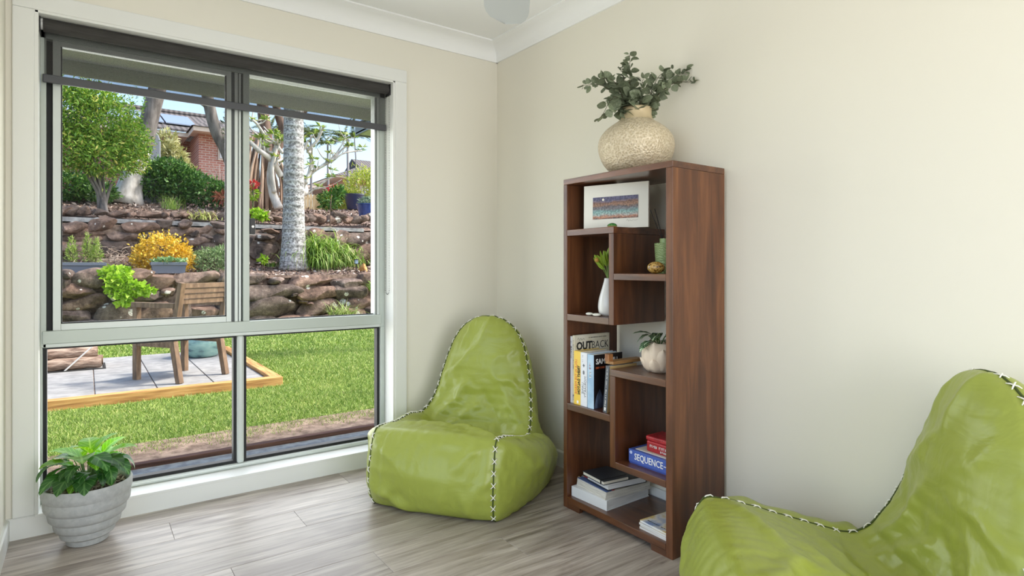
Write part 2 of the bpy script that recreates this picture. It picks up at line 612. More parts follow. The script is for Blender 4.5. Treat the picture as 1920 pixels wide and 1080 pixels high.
# lower lights with broad black gaskets
for xa, xb in ((-2.191, -1.453), (-1.422, -0.716)):
    g = 0.0135
    MB().box(xa, xa + g, FY0 + 0.02, FY0 + 0.06, 0.106, 0.7255).box(xb - g, xb, FY0 + 0.02, FY0 + 0.06, 0.106, 0.7255) \
        .box(xa + g, xb - g, FY0 + 0.02, FY0 + 0.06, 0.106, 0.106 + 0.014).box(xa + g, xb - g, FY0 + 0.02, FY0 + 0.06, 0.7255 - 0.009, 0.7255).build('gasket', m_gask, win)
    MB().box(xa + 0.006, xb - 0.006, FY0 + 0.038, FY0 + 0.042, 0.11, 0.72).build('pane', m_glass, win)
lock = MB().box(-1.397, -1.372, FY0 - 0.004, FY0 + 0.036, 1.218, 1.296).build('lock', m_black, win, bevel=0.003)
MB().tube([(-1.384, FY0 - 0.009, 1.256), (-1.384, FY0 - 0.003, 1.256)], 0.006, 16).build('keyhole', mat('lock_barrel', (170, 170, 165), rough=0.3, metal=0.9), lock)
# fly screen outside the sliding half
MB().box(-2.158, -1.43, FY1 + 0.004, FY1 + 0.005, 0.794, 2.0).build('fly_screen', screen_mat('fly_screen', (96, 98, 98), 0.975, 0.05, 0.01), win)

# ------------------------------------------------------------------ roller blind
bl = thing('roller_blind', 'charcoal see-through roller blind pulled part way down the window', 'blind', (-1.43, 0.05, 2.03))
def W(mb, base):
    """shift world-space verts into the local space of a thing at base"""
    mb.v = [(p[0] - base[0], p[1] - base[1], p[2] - base[2]) for p in mb.v]
    return mb
BB = (-1.43, 0.05, 2.03)
m_screen = screen_mat('blind_screen_fabric', (52, 51, 49), 0.66, 0.012, 0.04)
m_roll = mat('rolled_fabric', (58, 56, 54), rough=0.85, var=[(0.3, (50, 48, 46)), (0.7, (66, 64, 62))], scale=60, stretch=(0.2, 3, 3))
W(MB().tube([(-2.186, 0.05, 2.037), (-0.700, 0.05, 2.037)], 0.027, 24), BB).build('fabric_roll', m_roll, bl, smooth=True)
W(MB().box(-2.184, -0.702, 0.0765, 0.0775, 1.84, 2.04), BB).build('fabric', m_screen, bl)
W(MB().box(-2.19, -0.696, 0.069, 0.081, 1.812, 1.846), BB).build('bottom_bar', mat('bottom_bar', (72, 73, 77), rough=0.45), bl, bevel=0.004, seg=3)
for x0, x1 in ((WX0 + 0.0125, WX0 + 0.0165), (WX1 - 0.0165, WX1 - 0.0125)):
    br = W(MB().box(x0, x1, 0.02, 0.085, 2.0, 2.061), BB).build('bracket', m_black, bl, bevel=0.001)
W(MB().tube([(-2.194, 0.05, 2.037), (-2.180, 0.05, 2.037)], 0.02, 16).box(-2.197, -2.186, 0.03, 0.07, 2.045, 2.055), BB).build('end_plug', mat('white_plastic', (225, 225, 222), rough=0.4), bl)
W(MB().tube([(-0.700, 0.05, 2.037), (-0.690, 0.05, 2.037)], 0.024, 16), BB).build('chain_wheel', m_black, bl)
# bead chain loop
ch = []
for k in range(90):
    z = 2.02 - k * 0.0125
    ch.append((0.024, z))
b = MB()
zlow = 0.93
pts = [(0.026, z) for z in np.arange(2.03, zlow, -0.009)] + [(0.05 - 0.024 * math.cos(a), zlow - 0.022 * math.sin(a)) for a in np.linspace(0.1, PI - 0.1, 9)] + [(0.074, z) for z in np.arange(zlow, 2.03, 0.009)]
for (py, pz) in pts:
    r_ = 0.0030
    b.add([(-0.6985 + r_ * dx, py + r_ * dy, pz + r_ * dz) for dx, dy, dz in ((1, 0, 0), (-1, 0, 0), (0, 1, 0), (0, -1, 0), (0, 0, 1), (0, 0, -1))],
          [(0, 2, 4), (2, 1, 4), (1, 3, 4), (3, 0, 4), (2, 0, 5), (1, 2, 5), (3, 1, 5), (0, 3, 5)])
W(b, BB).build('bead_chain', mat('bead_chain', (96, 94, 90), rough=0.4), bl)['kind'] = 'stuff'

# ------------------------------------------------------------------ ceiling fan
HUB = (-0.95, -1.47)
fan = thing('ceiling_fan', 'white ceiling fan with broad blades hanging from the ceiling', 'fan', (HUB[0], HUB[1], 2.12))
m_fan = mat('fan_white', (202, 207, 210), rough=0.35)
b = MB().lathe([(0.062, 0.28), (0.062, 0.25), (0.02, 0.235), (0.014, 0.08)], 24, cap_bottom=True, cap_top=True)
b.build('downrod', m_fan, fan, smooth=True)
MB().lathe([(0.03, -0.06), (0.085, -0.045), (0.10, 0.0), (0.095, 0.05), (0.03, 0.085)], 32, cap_bottom=True, cap_top=True).build('motor', m_fan, fan, smooth=True)
def blade_mesh():
    n, w = 14, 6
    b = MB()
    top = []
    for side in (0.004, -0.004):
        vs = []
        for i in range(n + 1):
            u = i / n
            r = 0.085 + u * 0.60
            if u < 0.7:
                hw = 0.055 + 0.035 * math.sin(u / 0.7 * PI / 2)
            else:
                hw = 0.09 * math.sqrt(max(0.0, 1 - ((u - 0.7) / 0.3) ** 2.6)) + 0.002
            for j in range(w + 1):
                v = j / w * 2 - 1
                vs.append((r, v * hw + 0.012 * u, side + v * hw * 0.22 - 0.004 * v * v))
        top.append(vs)
    q = (n + 1) * (w + 1)
    fs = []
    for s_ in (0, 1):
        for i in range(n):
            for j in range(w):
                a = s_ * q + i * (w + 1) + j
                fs.append((a, a + 1, a + w + 2, a + w + 1) if s_ == 0 else (a + w + 1, a + w + 2, a + 1, a))
    ring = [i * (w + 1) for i in range(n + 1)] + [n * (w + 1) + j for j in range(1, w + 1)] + [i * (w + 1) + w for i in range(n - 1, -1, -1)] + [j for j in range(w - 1, 0, -1)]
    for a, c in zip(ring, ring[1:] + ring[:1]):
        fs.append((a, c, q + c, q + a))
    b.add(top[0] + top[1], fs)
    return b.mesh('blade', smooth=True)
bme = blade_mesh()
bme.materials.append(m_fan)
for k in range(4):
    o = obj('blade', bme, m_fan, fan)
    o.rotation_euler = (0, 0, rad(55.5 + 90 * k))


# ================================================================== BOOKCASE
def wood_extra(scale_v, c):
    def f(t, bsdf, tc, mp):
        L = t.links.new
        oi = t.nodes.new('ShaderNodeObjectInfo')
        cb = t.nodes.new('ShaderNodeCombineXYZ')
        for k in range(3): L(oi.outputs['Random'], cb.inputs[k])
        ma = t.nodes.new('ShaderNodeVectorMath'); ma.operation = 'MULTIPLY_ADD'
        L(cb.outputs[0], ma.inputs[0]); ma.inputs[1].default_value = (13, 29, 17); L(tc.outputs['Object'], ma.inputs[2])
        m1 = t.nodes.new('ShaderNodeMapping'); m1.inputs['Scale'].default_value = scale_v
        L(ma.outputs[0], m1.inputs[0])
        n1 = nd(t, 'ShaderNodeTexNoise', Scale=3.0, Detail=8.0, Roughness=0.6, Distortion=0.5); L(m1.outputs[0], n1.inputs['Vector'])
        m2 = t.nodes.new('ShaderNodeMapping'); m2.inputs['Scale'].default_value = tuple(0.28 * q for q in scale_v)
        L(ma.outputs[0], m2.inputs[0])
        n2 = nd(t, 'ShaderNodeTexNoise', Scale=2.0, Detail=2.0, Distortion=1.2); L(m2.outputs[0], n2.inputs['Vector'])
        r1 = ramp_node(t, [(0.3, c[0]), (0.52, c[1]), (0.75, c[2])]); L(n1.outputs[0], r1.inputs[0])
        r2 = ramp_node(t, [(0.35, (190, 178, 170)), (0.65, (255, 255, 255))]); L(n2.outputs[0], r2.inputs[0])
        mx = t.nodes.new('ShaderNodeMixRGB'); mx.blend_type = 'MULTIPLY'; mx.inputs[0].default_value = 0.85
        L(r1.outputs[0], mx.inputs[1]); L(r2.outputs[0], mx.inputs[2]); L(mx.outputs[0], bsdf.inputs['Base Color'])
        bp = t.nodes.new('ShaderNodeBump'); bp.inputs['Strength'].default_value = 0.12; bp.inputs['Distance'].default_value = 0.002
        L(n1.outputs[0], bp.inputs['Height']); L(bp.outputs[0], bsdf.inputs['Normal'])
    return f
WC = [(76, 43, 24), (106, 64, 37), (138, 88, 52)]
m_wv = mat('walnut_vertical_grain', rough=0.36, coat=0.2, extra=wood_extra((8, 8, 0.7), WC))
m_wh = mat('walnut_horizontal_grain', rough=0.33, coat=0.5, extra=wood_extra((8, 0.7, 8), WC))

BX0, BX1 = -0.331, -0.018
BK = (-0.175, -1.306, 0.0)
bk = thing('bookcase', 'tall dark walnut bookcase with staggered open compartments against the wall', 'bookcase', BK)
yN0, yN1, yF1, yF0 = -1.605, -1.574, -1.028, -1.005
def bpart(name, y0, y1, z0, z1, m, x0=BX0, x1=BX1, bevel=0.002):
    return W(MB().box(x0, x1, y0, y1, z0, z1), BK).build(name, m, bk, bevel=bevel)
bpart('side_panel', yN0, yN1, 0.0, 1.421, m_wv)
bpart('side_panel', yF1, yF0, 0.0, 1.421, m_wv)
bpart('top_board', yN0, yF0, 1.4212, 1.445, m_wh)
bpart('shelf', -1.310, yF1 - 0.0003, 1.195, 1.2215, m_wh)
bpart('divider', -1.310, -1.284, 0.824, 1.1948, m_wv)
bpart('shelf', yN1 + 0.0003, -1.3103, 1.0065, 1.033, m_wh)
bpart('shelf', -1.2837, yF1 - 0.0003, 0.824, 0.852, m_wh)
bpart('shelf', yN1 + 0.0003, -1.290, 0.619, 0.6465, m_wh)
bpart('divider', -1.319, -1.290, 0.252, 0.6188, m_wv)
bpart('shelf', -1.2897, yF1 - 0.0003, 0.432, 0.461, m_wh)
bpart('shelf', yN1 + 0.0003, -1.3193, 0.252, 0.279, m_wh)
bpart('shelf', yN1 + 0.0003, yF1 - 0.0003, 0.024, 0.050, m_wh)
W(MB().prism([(yN1, 0.0), (-1.505, 0.0), (-1.502, 0.022), (-1.110, 0.022), (-1.107, 0.0), (yF1, 0.0), (yF1, 0.0238), (yN1, 0.0238)], 'x', BX0 + 0.001, BX0 + 0.02), BK).build('plinth', m_wh, bk)

# ------------------------------------------------------------------ vase with eucalyptus
VC = (-0.175, -1.288, 1.445)
def hammer_extra(t, bsdf, tc, mp):
    L = t.links.new
    v = nd(t, 'ShaderNodeTexVoronoi', Scale=120.0); L(tc.outputs['Object'], v.inputs['Vector'])
    bp = t.nodes.new('ShaderNodeBump'); bp.inputs['Strength'].default_value = 0.75; bp.inputs['Distance'].default_value = 0.004
    L(v.outputs['Distance'], bp.inputs['Height']); L(bp.outputs[0], bsdf.inputs['Normal'])
    r = ramp_node(t, [(0.0, (174, 156, 124)), (0.35, (198, 182, 152)), (0.8, (218, 204, 178))]); L(v.outputs['Distance'], r.inputs[0])
    L(r.outputs[0], bsdf.inputs['Base Color'])
vz = thing('vase', 'round hammered beige vase on top of the bookcase', 'vase', VC)
prof = [(0.075, 0.0), (0.105, 0.012), (0.135, 0.045), (0.153, 0.085), (0.158, 0.122), (0.150, 0.155), (0.128, 0.185), (0.098, 0.208), (0.075, 0.224), (0.066, 0.240), (0.064, 0.258), (0.067, 0.276)]
pp = smooth_path(prof, 40)
bd = MB().lathe([tuple(p) for p in pp[:34]], 64).build('body', mat('hammered_metal', rough=0.36, metal=0.15, extra=hammer_extra), vz, smooth='all')
MB().lathe([tuple(p) for p in pp[33:]] + [(0.062, 0.275), (0.058, 0.255), (0.058, 0.15), (0.0, 0.149)], 64, cap_bottom=False).build('neck', mat('vase_neck', (205, 186, 150), rough=0.4, metal=0.2, bump=0.1, bscale=60), vz, smooth='all')

# eucalyptus
m_euc = mat('eucalyptus_leaf', rough=0.6, trans=0.12, objrand=0.28, var=[(0.3, (92, 104, 78)), (0.7, (142, 150, 124))], scale=9)
m_eucs = mat('eucalyptus_stem', (78, 72, 52), rough=0.7)
def round_leaf(L_=1.0, Wd=0.9, fold=0.12, n=10):
    vs = [(0, 0, 0)]
    for k in range(n + 1):
        u = k / n
        vs.append((0, u * L_, fold * 0.6 * math.sin(u * PI) * -1))
    b = MB()
    vs = []
    for k in range(n + 1):
        u = k / n
        w = Wd * 0.5 * math.sin(PI * u ** 0.85) ** 0.7 if 0 < u < 1 else 0.0
        z = -0.10 * u * u
        vs += [(-w, u * L_, z + fold * w), (0, u * L_, z), (w, u * L_, z + fold * w)]
    fs = []
    for k in range(n):
        a = k * 3
        fs += [(a, a + 1, a + 4, a + 3), (a + 1, a + 2, a + 5, a + 4)]
    b.add(vs, fs)
    return b
euc_me = []
for wd, fo in ((0.95, 0.15), (0.8, 0.3), (1.0, -0.1)):
    me = round_leaf(1, wd, fo).mesh('leaf', smooth=True, flip=False)
    me.materials.append(m_euc)
    euc_me.append(me)
rr = random.Random(11)
# stem tips: right is +(0.81,0.585) in plan seen from the camera
def view_dir(r, f, u):
    return Vector((0.8109 * r + 0.5852 * f, -0.5852 * r + 0.8109 * f, u))
mouth = Vector((VC[0], VC[1], VC[2] + 0.262))
tips = [((-0.225, 0.00, 0.115), 'leftmost eucalyptus sprig reaching out over the vase shoulder', 26, 1.0), ((-0.15, -0.05, 0.13), 'eucalyptus sprig with large pale leaves left of centre in the vase', 26, 1.25),
        ((-0.06, 0.03, 0.20), 'eucalyptus sprig just left of the tallest one', 26, 1.0), ((-0.03, -0.02, 0.235), 'tallest eucalyptus sprig standing in the beige vase', 28, 1.1),
        ((0.02, -0.06, 0.12), 'short eucalyptus sprig at the front centre of the vase', 20, 1.1), ((0.15, 0.02, 0.19), 'eucalyptus sprig rising right of centre in the vase', 24, 1.0),
        ((0.282, 0.00, 0.195), 'longest eucalyptus sprig arching to the far right', 34, 0.85), ((0.245, -0.03, 0.12), 'lower right eucalyptus sprig with small drooping leaves', 30, 0.8),
        ((-0.155, -0.05, -0.035), 'eucalyptus sprig hanging down over the left of the vase', 12, 1.15)]
for ti, (tp, lab, nl, ls) in enumerate(tips):
    d = view_dir(*tp)
    a0 = mouth + Vector((rr.uniform(-.02, .02), rr.uniform(-.02, .02), -0.10))
    base = mouth + Vector((d.x, d.y, 0)).normalized() * 0.035
    end = mouth + d
    mid = base.lerp(end, 0.5) + Vector((0, 0, 0.05 if ti != 8 else 0.075))
    path = [Vector(p) for p in smooth_path([a0, base, mid, end], 22)]
    st = thing('eucalyptus_sprig', lab, 'sprig', a0, group='eucalyptus sprigs in the vase')
    MB().tube([p - a0 for p in path], [0.0026 - 0.0017 * i / 21 for i in range(22)], 6).build('stem', m_eucs, st)
    nl = int(nl * 1.45)
    for k in range(nl):
        u = 0.26 + 0.74 * k / (nl - 1)
        fi = u * 21
        i = min(int(fi), 20)
        p = path[i].lerp(path[i + 1], fi - i)
        t_ = (path[i + 1] - path[i]).normalized()
        side = Vector((rr.gauss(0, 1), rr.gauss(0, 1), rr.gauss(0.2, 0.7)))
        side = (side - t_ * side.dot(t_)).normalized()
        ya = (side * 1.0 + t_ * rr.uniform(0.1, 0.7)).normalized()
        nn = Vector((rr.gauss(0, .6), rr.gauss(0, .6), 1)) + Vector((-0.73, -0.66, -0.18)) * rr.uniform(0, 1.6)
        xa = ya.cross(nn).normalized()
        za = xa.cross(ya).normalized()
        s_ = 1.1 * ls * (0.047 - 0.024 * max(0, u - 0.45) / 0.55) * rr.uniform(0.75, 1.2)
        M = frame_M(p - a0 + ya * 0.004, xa * s_, ya * s_, za * s_)
        obj('leaf', rr.choice(euc_me), m_euc, st, M)

# ------------------------------------------------------------------ print in the top compartment
def art_extra(t, bsdf, tc, mp):
    L = t.links.new
    sp = t.nodes.new('ShaderNodeSeparateXYZ'); L(tc.outputs['Object'], sp.inputs[0])
    n = nd(t, 'ShaderNodeTexNoise', Scale=26.0, Detail=5.0, Distortion=0.7)
    mm = t.nodes.new('ShaderNodeMapping'); mm.inputs['Scale'].default_value = (1, 1, 2.4); L(tc.outputs['Object'], mm.inputs[0]); L(mm.outputs[0], n.inputs['Vector'])
    m1 = t.nodes.new('ShaderNodeMapRange'); m1.inputs['From Min'].default_value = -0.047; m1.inputs['From Max'].default_value = 0.047; L(sp.outputs['Z'], m1.inputs[0])
    ma = t.nodes.new('ShaderNodeMath'); ma.operation = 'MULTIPLY_ADD'; L(n.outputs[0], ma.inputs[0]); ma.inputs[1].default_value = 0.30; L(m1.outputs[0], ma.inputs[2])
    r = ramp_node(t, [(0.14, (128, 112, 112)), (0.22, (204, 146, 118)), (0.30, (196, 186, 180)), (0.38, (168, 196, 192)), (0.50, (140, 180, 180)), (0.60, (138, 138, 144)), (0.70, (118, 112, 118)), (0.78, (172, 134, 112)), (0.88, (140, 106, 92)), (0.95, (134, 122, 140)), (1.0, (108, 106, 138))])
    L(ma.outputs[0], r.inputs[0])
    v = nd(t, 'ShaderNodeTexNoise', Scale=140.0, Detail=2.0); L(tc.outputs['Object'], v.inputs['Vector'])
    r2 = ramp_node(t, [(0.4, (178, 178, 178)), (0.6, (255, 255, 255))]); L(v.outputs[0], r2.inputs[0])
    mx = t.nodes.new('ShaderNodeMixRGB'); mx.blend_type = 'MULTIPLY'; mx.inputs[0].default_value = 0.8
    L(r.outputs[0], mx.inputs[1]); L(r2.outputs[0], mx.inputs[2]); L(mx.outputs[0], bsdf.inputs['Base Color'])
m_mount = mat('mount_board', (232, 230, 220), rough=0.7)
PRL = Vector((-0.283, -1.088, 1.2217)); PRR = Vector((-0.188, -1.370, 1.2217))
pc = (PRL + PRR) / 2
pr = thing('art_print', 'small landscape print with wide white border leaning in the top compartment', 'print', pc)
xa = (PRR - PRL).normalized(); za = (Vector((0, 0, 1)) + xa.cross(Vector((0, 0, 1))) * -0.02).normalized(); ya = za.cross(xa)
pr.rotation_euler = frame_M((0, 0, 0), xa, ya, za).to_euler()
MB().box(-0.1485, 0.1485, -0.006, 0.006, 0.0, 0.188).build('mount_board', m_mount, pr, bevel=0.001)
MB().box(-0.104, 0.104, -0.0008, 0.0008, -0.047, 0.047).build('picture', mat('print_picture', rough=0.55, extra=art_extra), pr, M=TRS((0.0, -0.0066, 0.088)))
MB().lathe([(0.0052, -0.0004), (0.0052, 0.0004)], 12, cap_top=True).build('painted_moon', mat('moon_paint', (240, 236, 220), rough=0.6), pr, M=TRS((-0.055, -0.0076, 0.1235), (rad(90), 0, 0)))
sg = [(0.0, 0.0), (0.006, 0.006), (0.010, -0.003), (0.016, 0.003), (0.022, -0.002), (0.030, 0.002), (0.040, 0.0), (0.05, 0.003)]
MB().tube([(p[0], 0, p[1]) for p in smooth_path(sg, 30)], 0.0004, 4).build('signature', mat('pencil', (120, 118, 112), rough=0.8), pr, M=TRS((0.052, -0.0063, 0.030)))

# small green trinket
m_jade = mat('green_glaze', rough=0.3, var=[(0.35, (20, 70, 28)), (0.6, (70, 132, 58)), (0.8, (150, 180, 110))], scale=160)
tk = thing('shell_ornament', 'tiny green shell-shaped ornament at the shelf edge below the print', 'ornament', (-0.314, -1.287, 1.222), rad(-60))
MB().lathe([(0.021, 0.003), (0.019, 0.008), (0.013, 0.0125), (0.005, 0.015), (0.0, 0.0155)], 20, sy=0.75).build('shell', m_jade, tk, smooth=True)
MB().lathe([(0.017, 0.0), (0.022, 0.003)], 20, sy=0.75, cap_top=True).build('rim', mat('trinket_rim', (180, 160, 110), rough=0.4), tk)

# ------------------------------------------------------------------ white vase with buds
m_por = mat('white_porcelain', (224, 224, 220), rough=0.22, coat=0.4)
wv = thing('bud_vase', 'slim white porcelain vase holding yellow-green buds', 'vase', (-0.255, -1.205, 0.852))
pf = smooth_path([(0.026, 0.0), (0.038, 0.012), (0.0425, 0.04), (0.038, 0.075), (0.028, 0.11), (0.018, 0.145), (0.0155, 0.160)], 26)
MB().lathe([tuple(p) for p in pf] + [(0.0135, 0.159), (0.0135, 0.12)], 40).build('body', m_por, wv, smooth='all')
m_bud = mat('leucadendron', rough=0.5, trans=0.2, objrand=0.15, var=[(0.3, (118, 158, 40)), (0.7, (176, 196, 72))], scale=20, stretch=(1, 1, 0.4))
bud_me = []
for wd in (0.30, 0.38):
    me = round_leaf(1, wd, 0.5, 8).mesh('bud_leaf', smooth=True, flip=False); me.materials.append(m_bud); bud_me.append(me)
rr = random.Random(5)
bw = Vector((-0.255, -1.205, 1.0))
for bi, (r_, f_, u_, lab) in enumerate([(-0.038, 0.0, 0.105, 'leftmost yellow-green bud stem leaning out of the slim white vase'), (-0.016, -0.01, 0.135, 'yellow-green bud stem in the middle of the slim white vase'), (0.004, 0.0, 0.14, 'tallest yellow-green bud stem in the slim white vase'), (0.03, 0.01, 0.12, 'right yellow-green bud stem half behind the bookcase divider')]):
    e = view_dir(r_, f_, u_)
    st = thing('leucadendron_bud', lab, 'flower', bw, group='bud stems in the slim white vase')
    path = smooth_path([(0, 0, -0.05), (0, 0, 0.005), tuple(e * 0.5 + Vector((0, 0, 0.012))), tuple(e * 0.78)], 12)
    MB().tube([Vector(p) for p in path], 0.0025, 6).build('stem', mat('bud_green_stem', (120, 150, 70), rough=0.5), st)
    t_ = Vector(path[-1] - path[-2]).normalized()
    for k in range(7):
        sd_ = Vector((math.cos(k * 2.4), math.sin(k * 2.4), 0))
        ya = (t_ + sd_ * rr.uniform(0.1, 0.45)).normalized()
        xa = ya.cross(sd_).normalized(); za = xa.cross(ya)
        s_ = rr.uniform(0.045, 0.062)
        obj('bud_leaf', rr.choice(bud_me), m_bud, st, frame_M(e * (0.45 + 0.05 * (k % 4)), xa * s_, ya * s_, za * s_))
yb = thing('dried_ball_flower', 'small dried yellow ball flower at the left of the slim white vase', 'flower', bw)
e = view_dir(-0.048, -0.005, 0.088)
MB().tube([Vector(p) for p in smooth_path([(0, 0, -0.05), (0, 0, 0.0), tuple(e * 0.5 + Vector((0, 0, 0.01))), tuple(e)], 10)], 0.0012, 6).build('stem', MATS['bud_green_stem'], yb)
MB().lathe([(0.010 * math.sin(a), -0.010 * math.cos(a)) for a in np.linspace(0.05, PI - 0.05, 9)], 14, c=tuple(e)).build('flower_head', mat('dried_yellow', (176, 138, 62), rough=0.8, bump=0.6, bscale=300), yb, smooth='all')

# pebbles
m_peb = mat('white_pebble', (226, 226, 214), rough=0.35)
for (x, y_, lab, s_) in ((-0.306, -1.146, 'white pebble on the shelf, left of the pair', 1.0), (-0.312, -1.195, 'white pebble on the shelf, right of the pair by the vase', 1.08)):
    o = MB().lathe([(0.018 * s_ * math.sin(a), 0.0068 - 0.0068 * math.cos(a)) for a in np.linspace(0.08, PI - 0.02, 9)], 20, sx=0.8, sy=1.05).build('pebble', m_peb, None, smooth='all')
    o.location = (x, y_, 0.852)
    tag(o, lab, 'pebble', 'white pebbles on the shelf')

# egg and green jar
egg = thing('stone_egg', 'speckled gold stone egg in front of the green jar', 'egg', (-0.272, -1.477, 1.033), rad(20))
MB().lathe([((0.0235 * math.sin(a)) * (1 + 0.0 * a), -0.033 * math.cos(a) * (1.0 if a < PI / 2 else 1.08)) for a in np.linspace(0.02, PI - 0.02, 18)], 28).build('stone', mat('speckled_gold', rough=0.22, coat=0.5, var=[(0.36, (58, 40, 16)), (0.46, (168, 124, 48)), (0.62, (206, 172, 96)), (0.75, (120, 74, 26))], scale=130, detail=3), egg, smooth='all', M=TRS((0, 0, 0.0235), (rad(90), 0, 0)))
JC = (-0.172, -1.437, 1.033)
jr = thing('reed_diffuser', 'pale green glazed jar with raised leaf pattern holding dark reeds', 'jar', JC)
def jar_extra(t, bsdf, tc, mp):
    L = t.links.new
    w = nd(t, 'ShaderNodeTexWave', Scale=42.0, Distortion=7.0, Detail=1.0, Detail_Scale=1.5); w.wave_type = 'RINGS'
    L(tc.outputs['Object'], w.inputs['Vector'])
    bp = t.nodes.new('ShaderNodeBump'); bp.inputs['Strength'].default_value = 0.5; bp.inputs['Distance'].default_value = 0.003
    L(w.outputs[0], bp.inputs['Height']); L(bp.outputs[0], bsdf.inputs['Normal'])
    r = ramp_node(t, [(0.2, (138, 162, 104)), (0.8, (172, 192, 138))]); L(w.outputs[0], r.inputs[0]); L(r.outputs[0], bsdf.inputs['Base Color'])
MB().lathe([(0.032, 0.0), (0.0345, 0.006), (0.040, 0.112), (0.0405, 0.120), (0.038, 0.121), (0.020, 0.121)], 40).build('body', mat('green_jar_glaze', rough=0.3, extra=jar_extra), jr, smooth=True)
MB().lathe([(0.0195, 0.121), (0.0195, 0.139), (0.012, 0.139), (0.012, 0.122)], 32, cap_bottom=False).build('neck', mat('green_neck_glaze', (160, 184, 126), rough=0.3), jr, smooth=True)
for e in (view_dir(-0.052, 0.02, 0.145), view_dir(-0.042, -0.01, 0.147), view_dir(0.03, 0.02, 0.13)):
    MB().tube([(0, 0, 0.11), Vector((0, 0, 0.11)) + e], 0.0016, 6).build('reed', mat('dark_reed', (26, 24, 24), rough=0.7), jr)

# ------------------------------------------------------------------ planter with a striped plant
m_lotus = mat('cream_stoneware', (226, 208, 186), rough=0.55, bump=0.08, bscale=90)
PC = (-0.212, -1.447, 0.6465)
pl = thing('lotus_planter', 'cream planter shaped like overlapping lotus petals', 'planter', PC)
pf = smooth_path([(0.036, 0.0), (0.052, 0.014), (0.064, 0.045), (0.066, 0.075), (0.060, 0.105), (0.057, 0.116)], 16)
MB().lathe([tuple(p) for p in pf] + [(0.051, 0.114), (0.049, 0.095), (0.0, 0.094)], 40).build('bowl', m_lotus, pl, smooth='all')
def petal(r_off, z0, z1, wid, a0):
    b = MB()
    n, m_ = 10, 8
    vs = []
    for i in range(n + 1):
        u = i / n
        z = z0 + (z1 - z0) * u
        rb = np.interp(z, pf[:, 1], pf[:, 0]) if z < 0.116 else 0.057
        hw = wid * math.sin(PI * min(1, 0.18 + 0.82 * u)) ** 0.75
        if i == n: hw = 0.0
        for j in range(m_ + 1):
            v = j / m_ * 2 - 1
            a = a0 + v * hw
            r_ = rb + r_off * (1 - abs(v) ** 2 * 0.5) * (0.35 + 0.65 * u) + 0.005 * (1 - abs(v)) ** 1.5
            vs.append((r_ * math.cos(a), r_ * math.sin(a), z))
    fs = [(i * (m_ + 1) + j, i * (m_ + 1) + j + 1, (i + 1) * (m_ + 1) + j + 1, (i + 1) * (m_ + 1) + j) for i in range(n) for j in range(m_)]
    return b.add(vs, fs)
for rowi, (z0, z1, ro, ph, wd) in enumerate([(0.035, 0.122, 0.0015, 0.0, 0.56), (0.012, 0.096, 0.005, 0.5, 0.54), (0.002, 0.056, 0.008, 0.0, 0.5)]):
    for k in range(6):
        petal(ro, z0, z1, wd, (k + ph) * PI / 3 + 0.35).build('petal', m_lotus, pl, smooth='all', flip=False)

def vein_leaf_mat(name, dark, light, freq, w_=0.12, tr=0.25):
    def f(t, bsdf, tc, mp):
        L = t.links.new
        sp = t.nodes.new('ShaderNodeSeparateXYZ'); L(tc.outputs['Object'], sp.inputs[0])
        ab = t.nodes.new('ShaderNodeMath'); ab.operation = 'ABSOLUTE'; L(sp.outputs['X'], ab.inputs[0])
        s1 = t.nodes.new('ShaderNodeMath'); s1.operation = 'MULTIPLY_ADD'; L(ab.outputs[0], s1.inputs[0]); s1.inputs[1].default_value = -0.85; L(sp.outputs['Y'], s1.inputs[2])
        s2 = t.nodes.new('ShaderNodeMath'); s2.operation = 'MULTIPLY'; L(s1.outputs[0], s2.inputs[0]); s2.inputs[1].default_value = freq
        s3 = t.nodes.new('ShaderNodeMath'); s3.operation = 'SINE'; L(s2.outputs[0], s3.inputs[0])
        r1 = ramp_node(t, [(0.90, (0, 0, 0)), (0.99, (255, 255, 255))]); L(s3.outputs[0], r1.inputs[0])
        lt = t.nodes.new('ShaderNodeMapRange'); lt.inputs['From Min'].default_value = 0.035; lt.inputs['From Max'].default_value = 0.015; L(ab.outputs[0], lt.inputs[0])
        mxm = t.nodes.new('ShaderNodeMath'); mxm.operation = 'MAXIMUM'; L(r1.outputs[0], mxm.inputs[0]); L(lt.outputs[0], mxm.inputs[1])
        mx = t.nodes.new('ShaderNodeMixRGB'); L(mxm.outputs[0], mx.inputs[0]); mx.inputs[1].default_value = lin(dark); mx.inputs[2].default_value = lin(light)
        oi = t.nodes.new('ShaderNodeObjectInfo')
        hs = t.nodes.new('ShaderNodeHueSaturation'); mr = t.nodes.new('ShaderNodeMapRange'); mr.inputs['To Min'].default_value = 0.75; mr.inputs['To Max'].default_value = 1.5
        L(oi.outputs['Random'], mr.inputs[0]); L(mr.outputs[0], hs.inputs['Value']); L(mx.outputs[0], hs.inputs['Color'])
        L(hs.outputs[0], bsdf.inputs['Base Color'])
        tl = t.nodes.new('ShaderNodeBsdfTranslucent')
        hs2 = t.nodes.new('ShaderNodeHueSaturation'); hs2.inputs['Value'].default_value = 2.6; hs2.inputs['Saturation'].default_value = 1.1; hs2.inputs['Hue'].default_value = 0.47; L(hs.outputs[0], hs2.inputs['Color']); L(hs2.outputs[0], tl.inputs['Color'])
        ms = t.nodes.new('ShaderNodeMixShader'); ms.inputs[0].default_value = tr
        L(bsdf.outputs[0], ms.inputs[1]); L(tl.outputs[0], ms.inputs[2]); L(ms.outputs[0], t.nodes['Material Output'].inputs['Surface'])
    return mat(name, rough=0.4, extra=f)
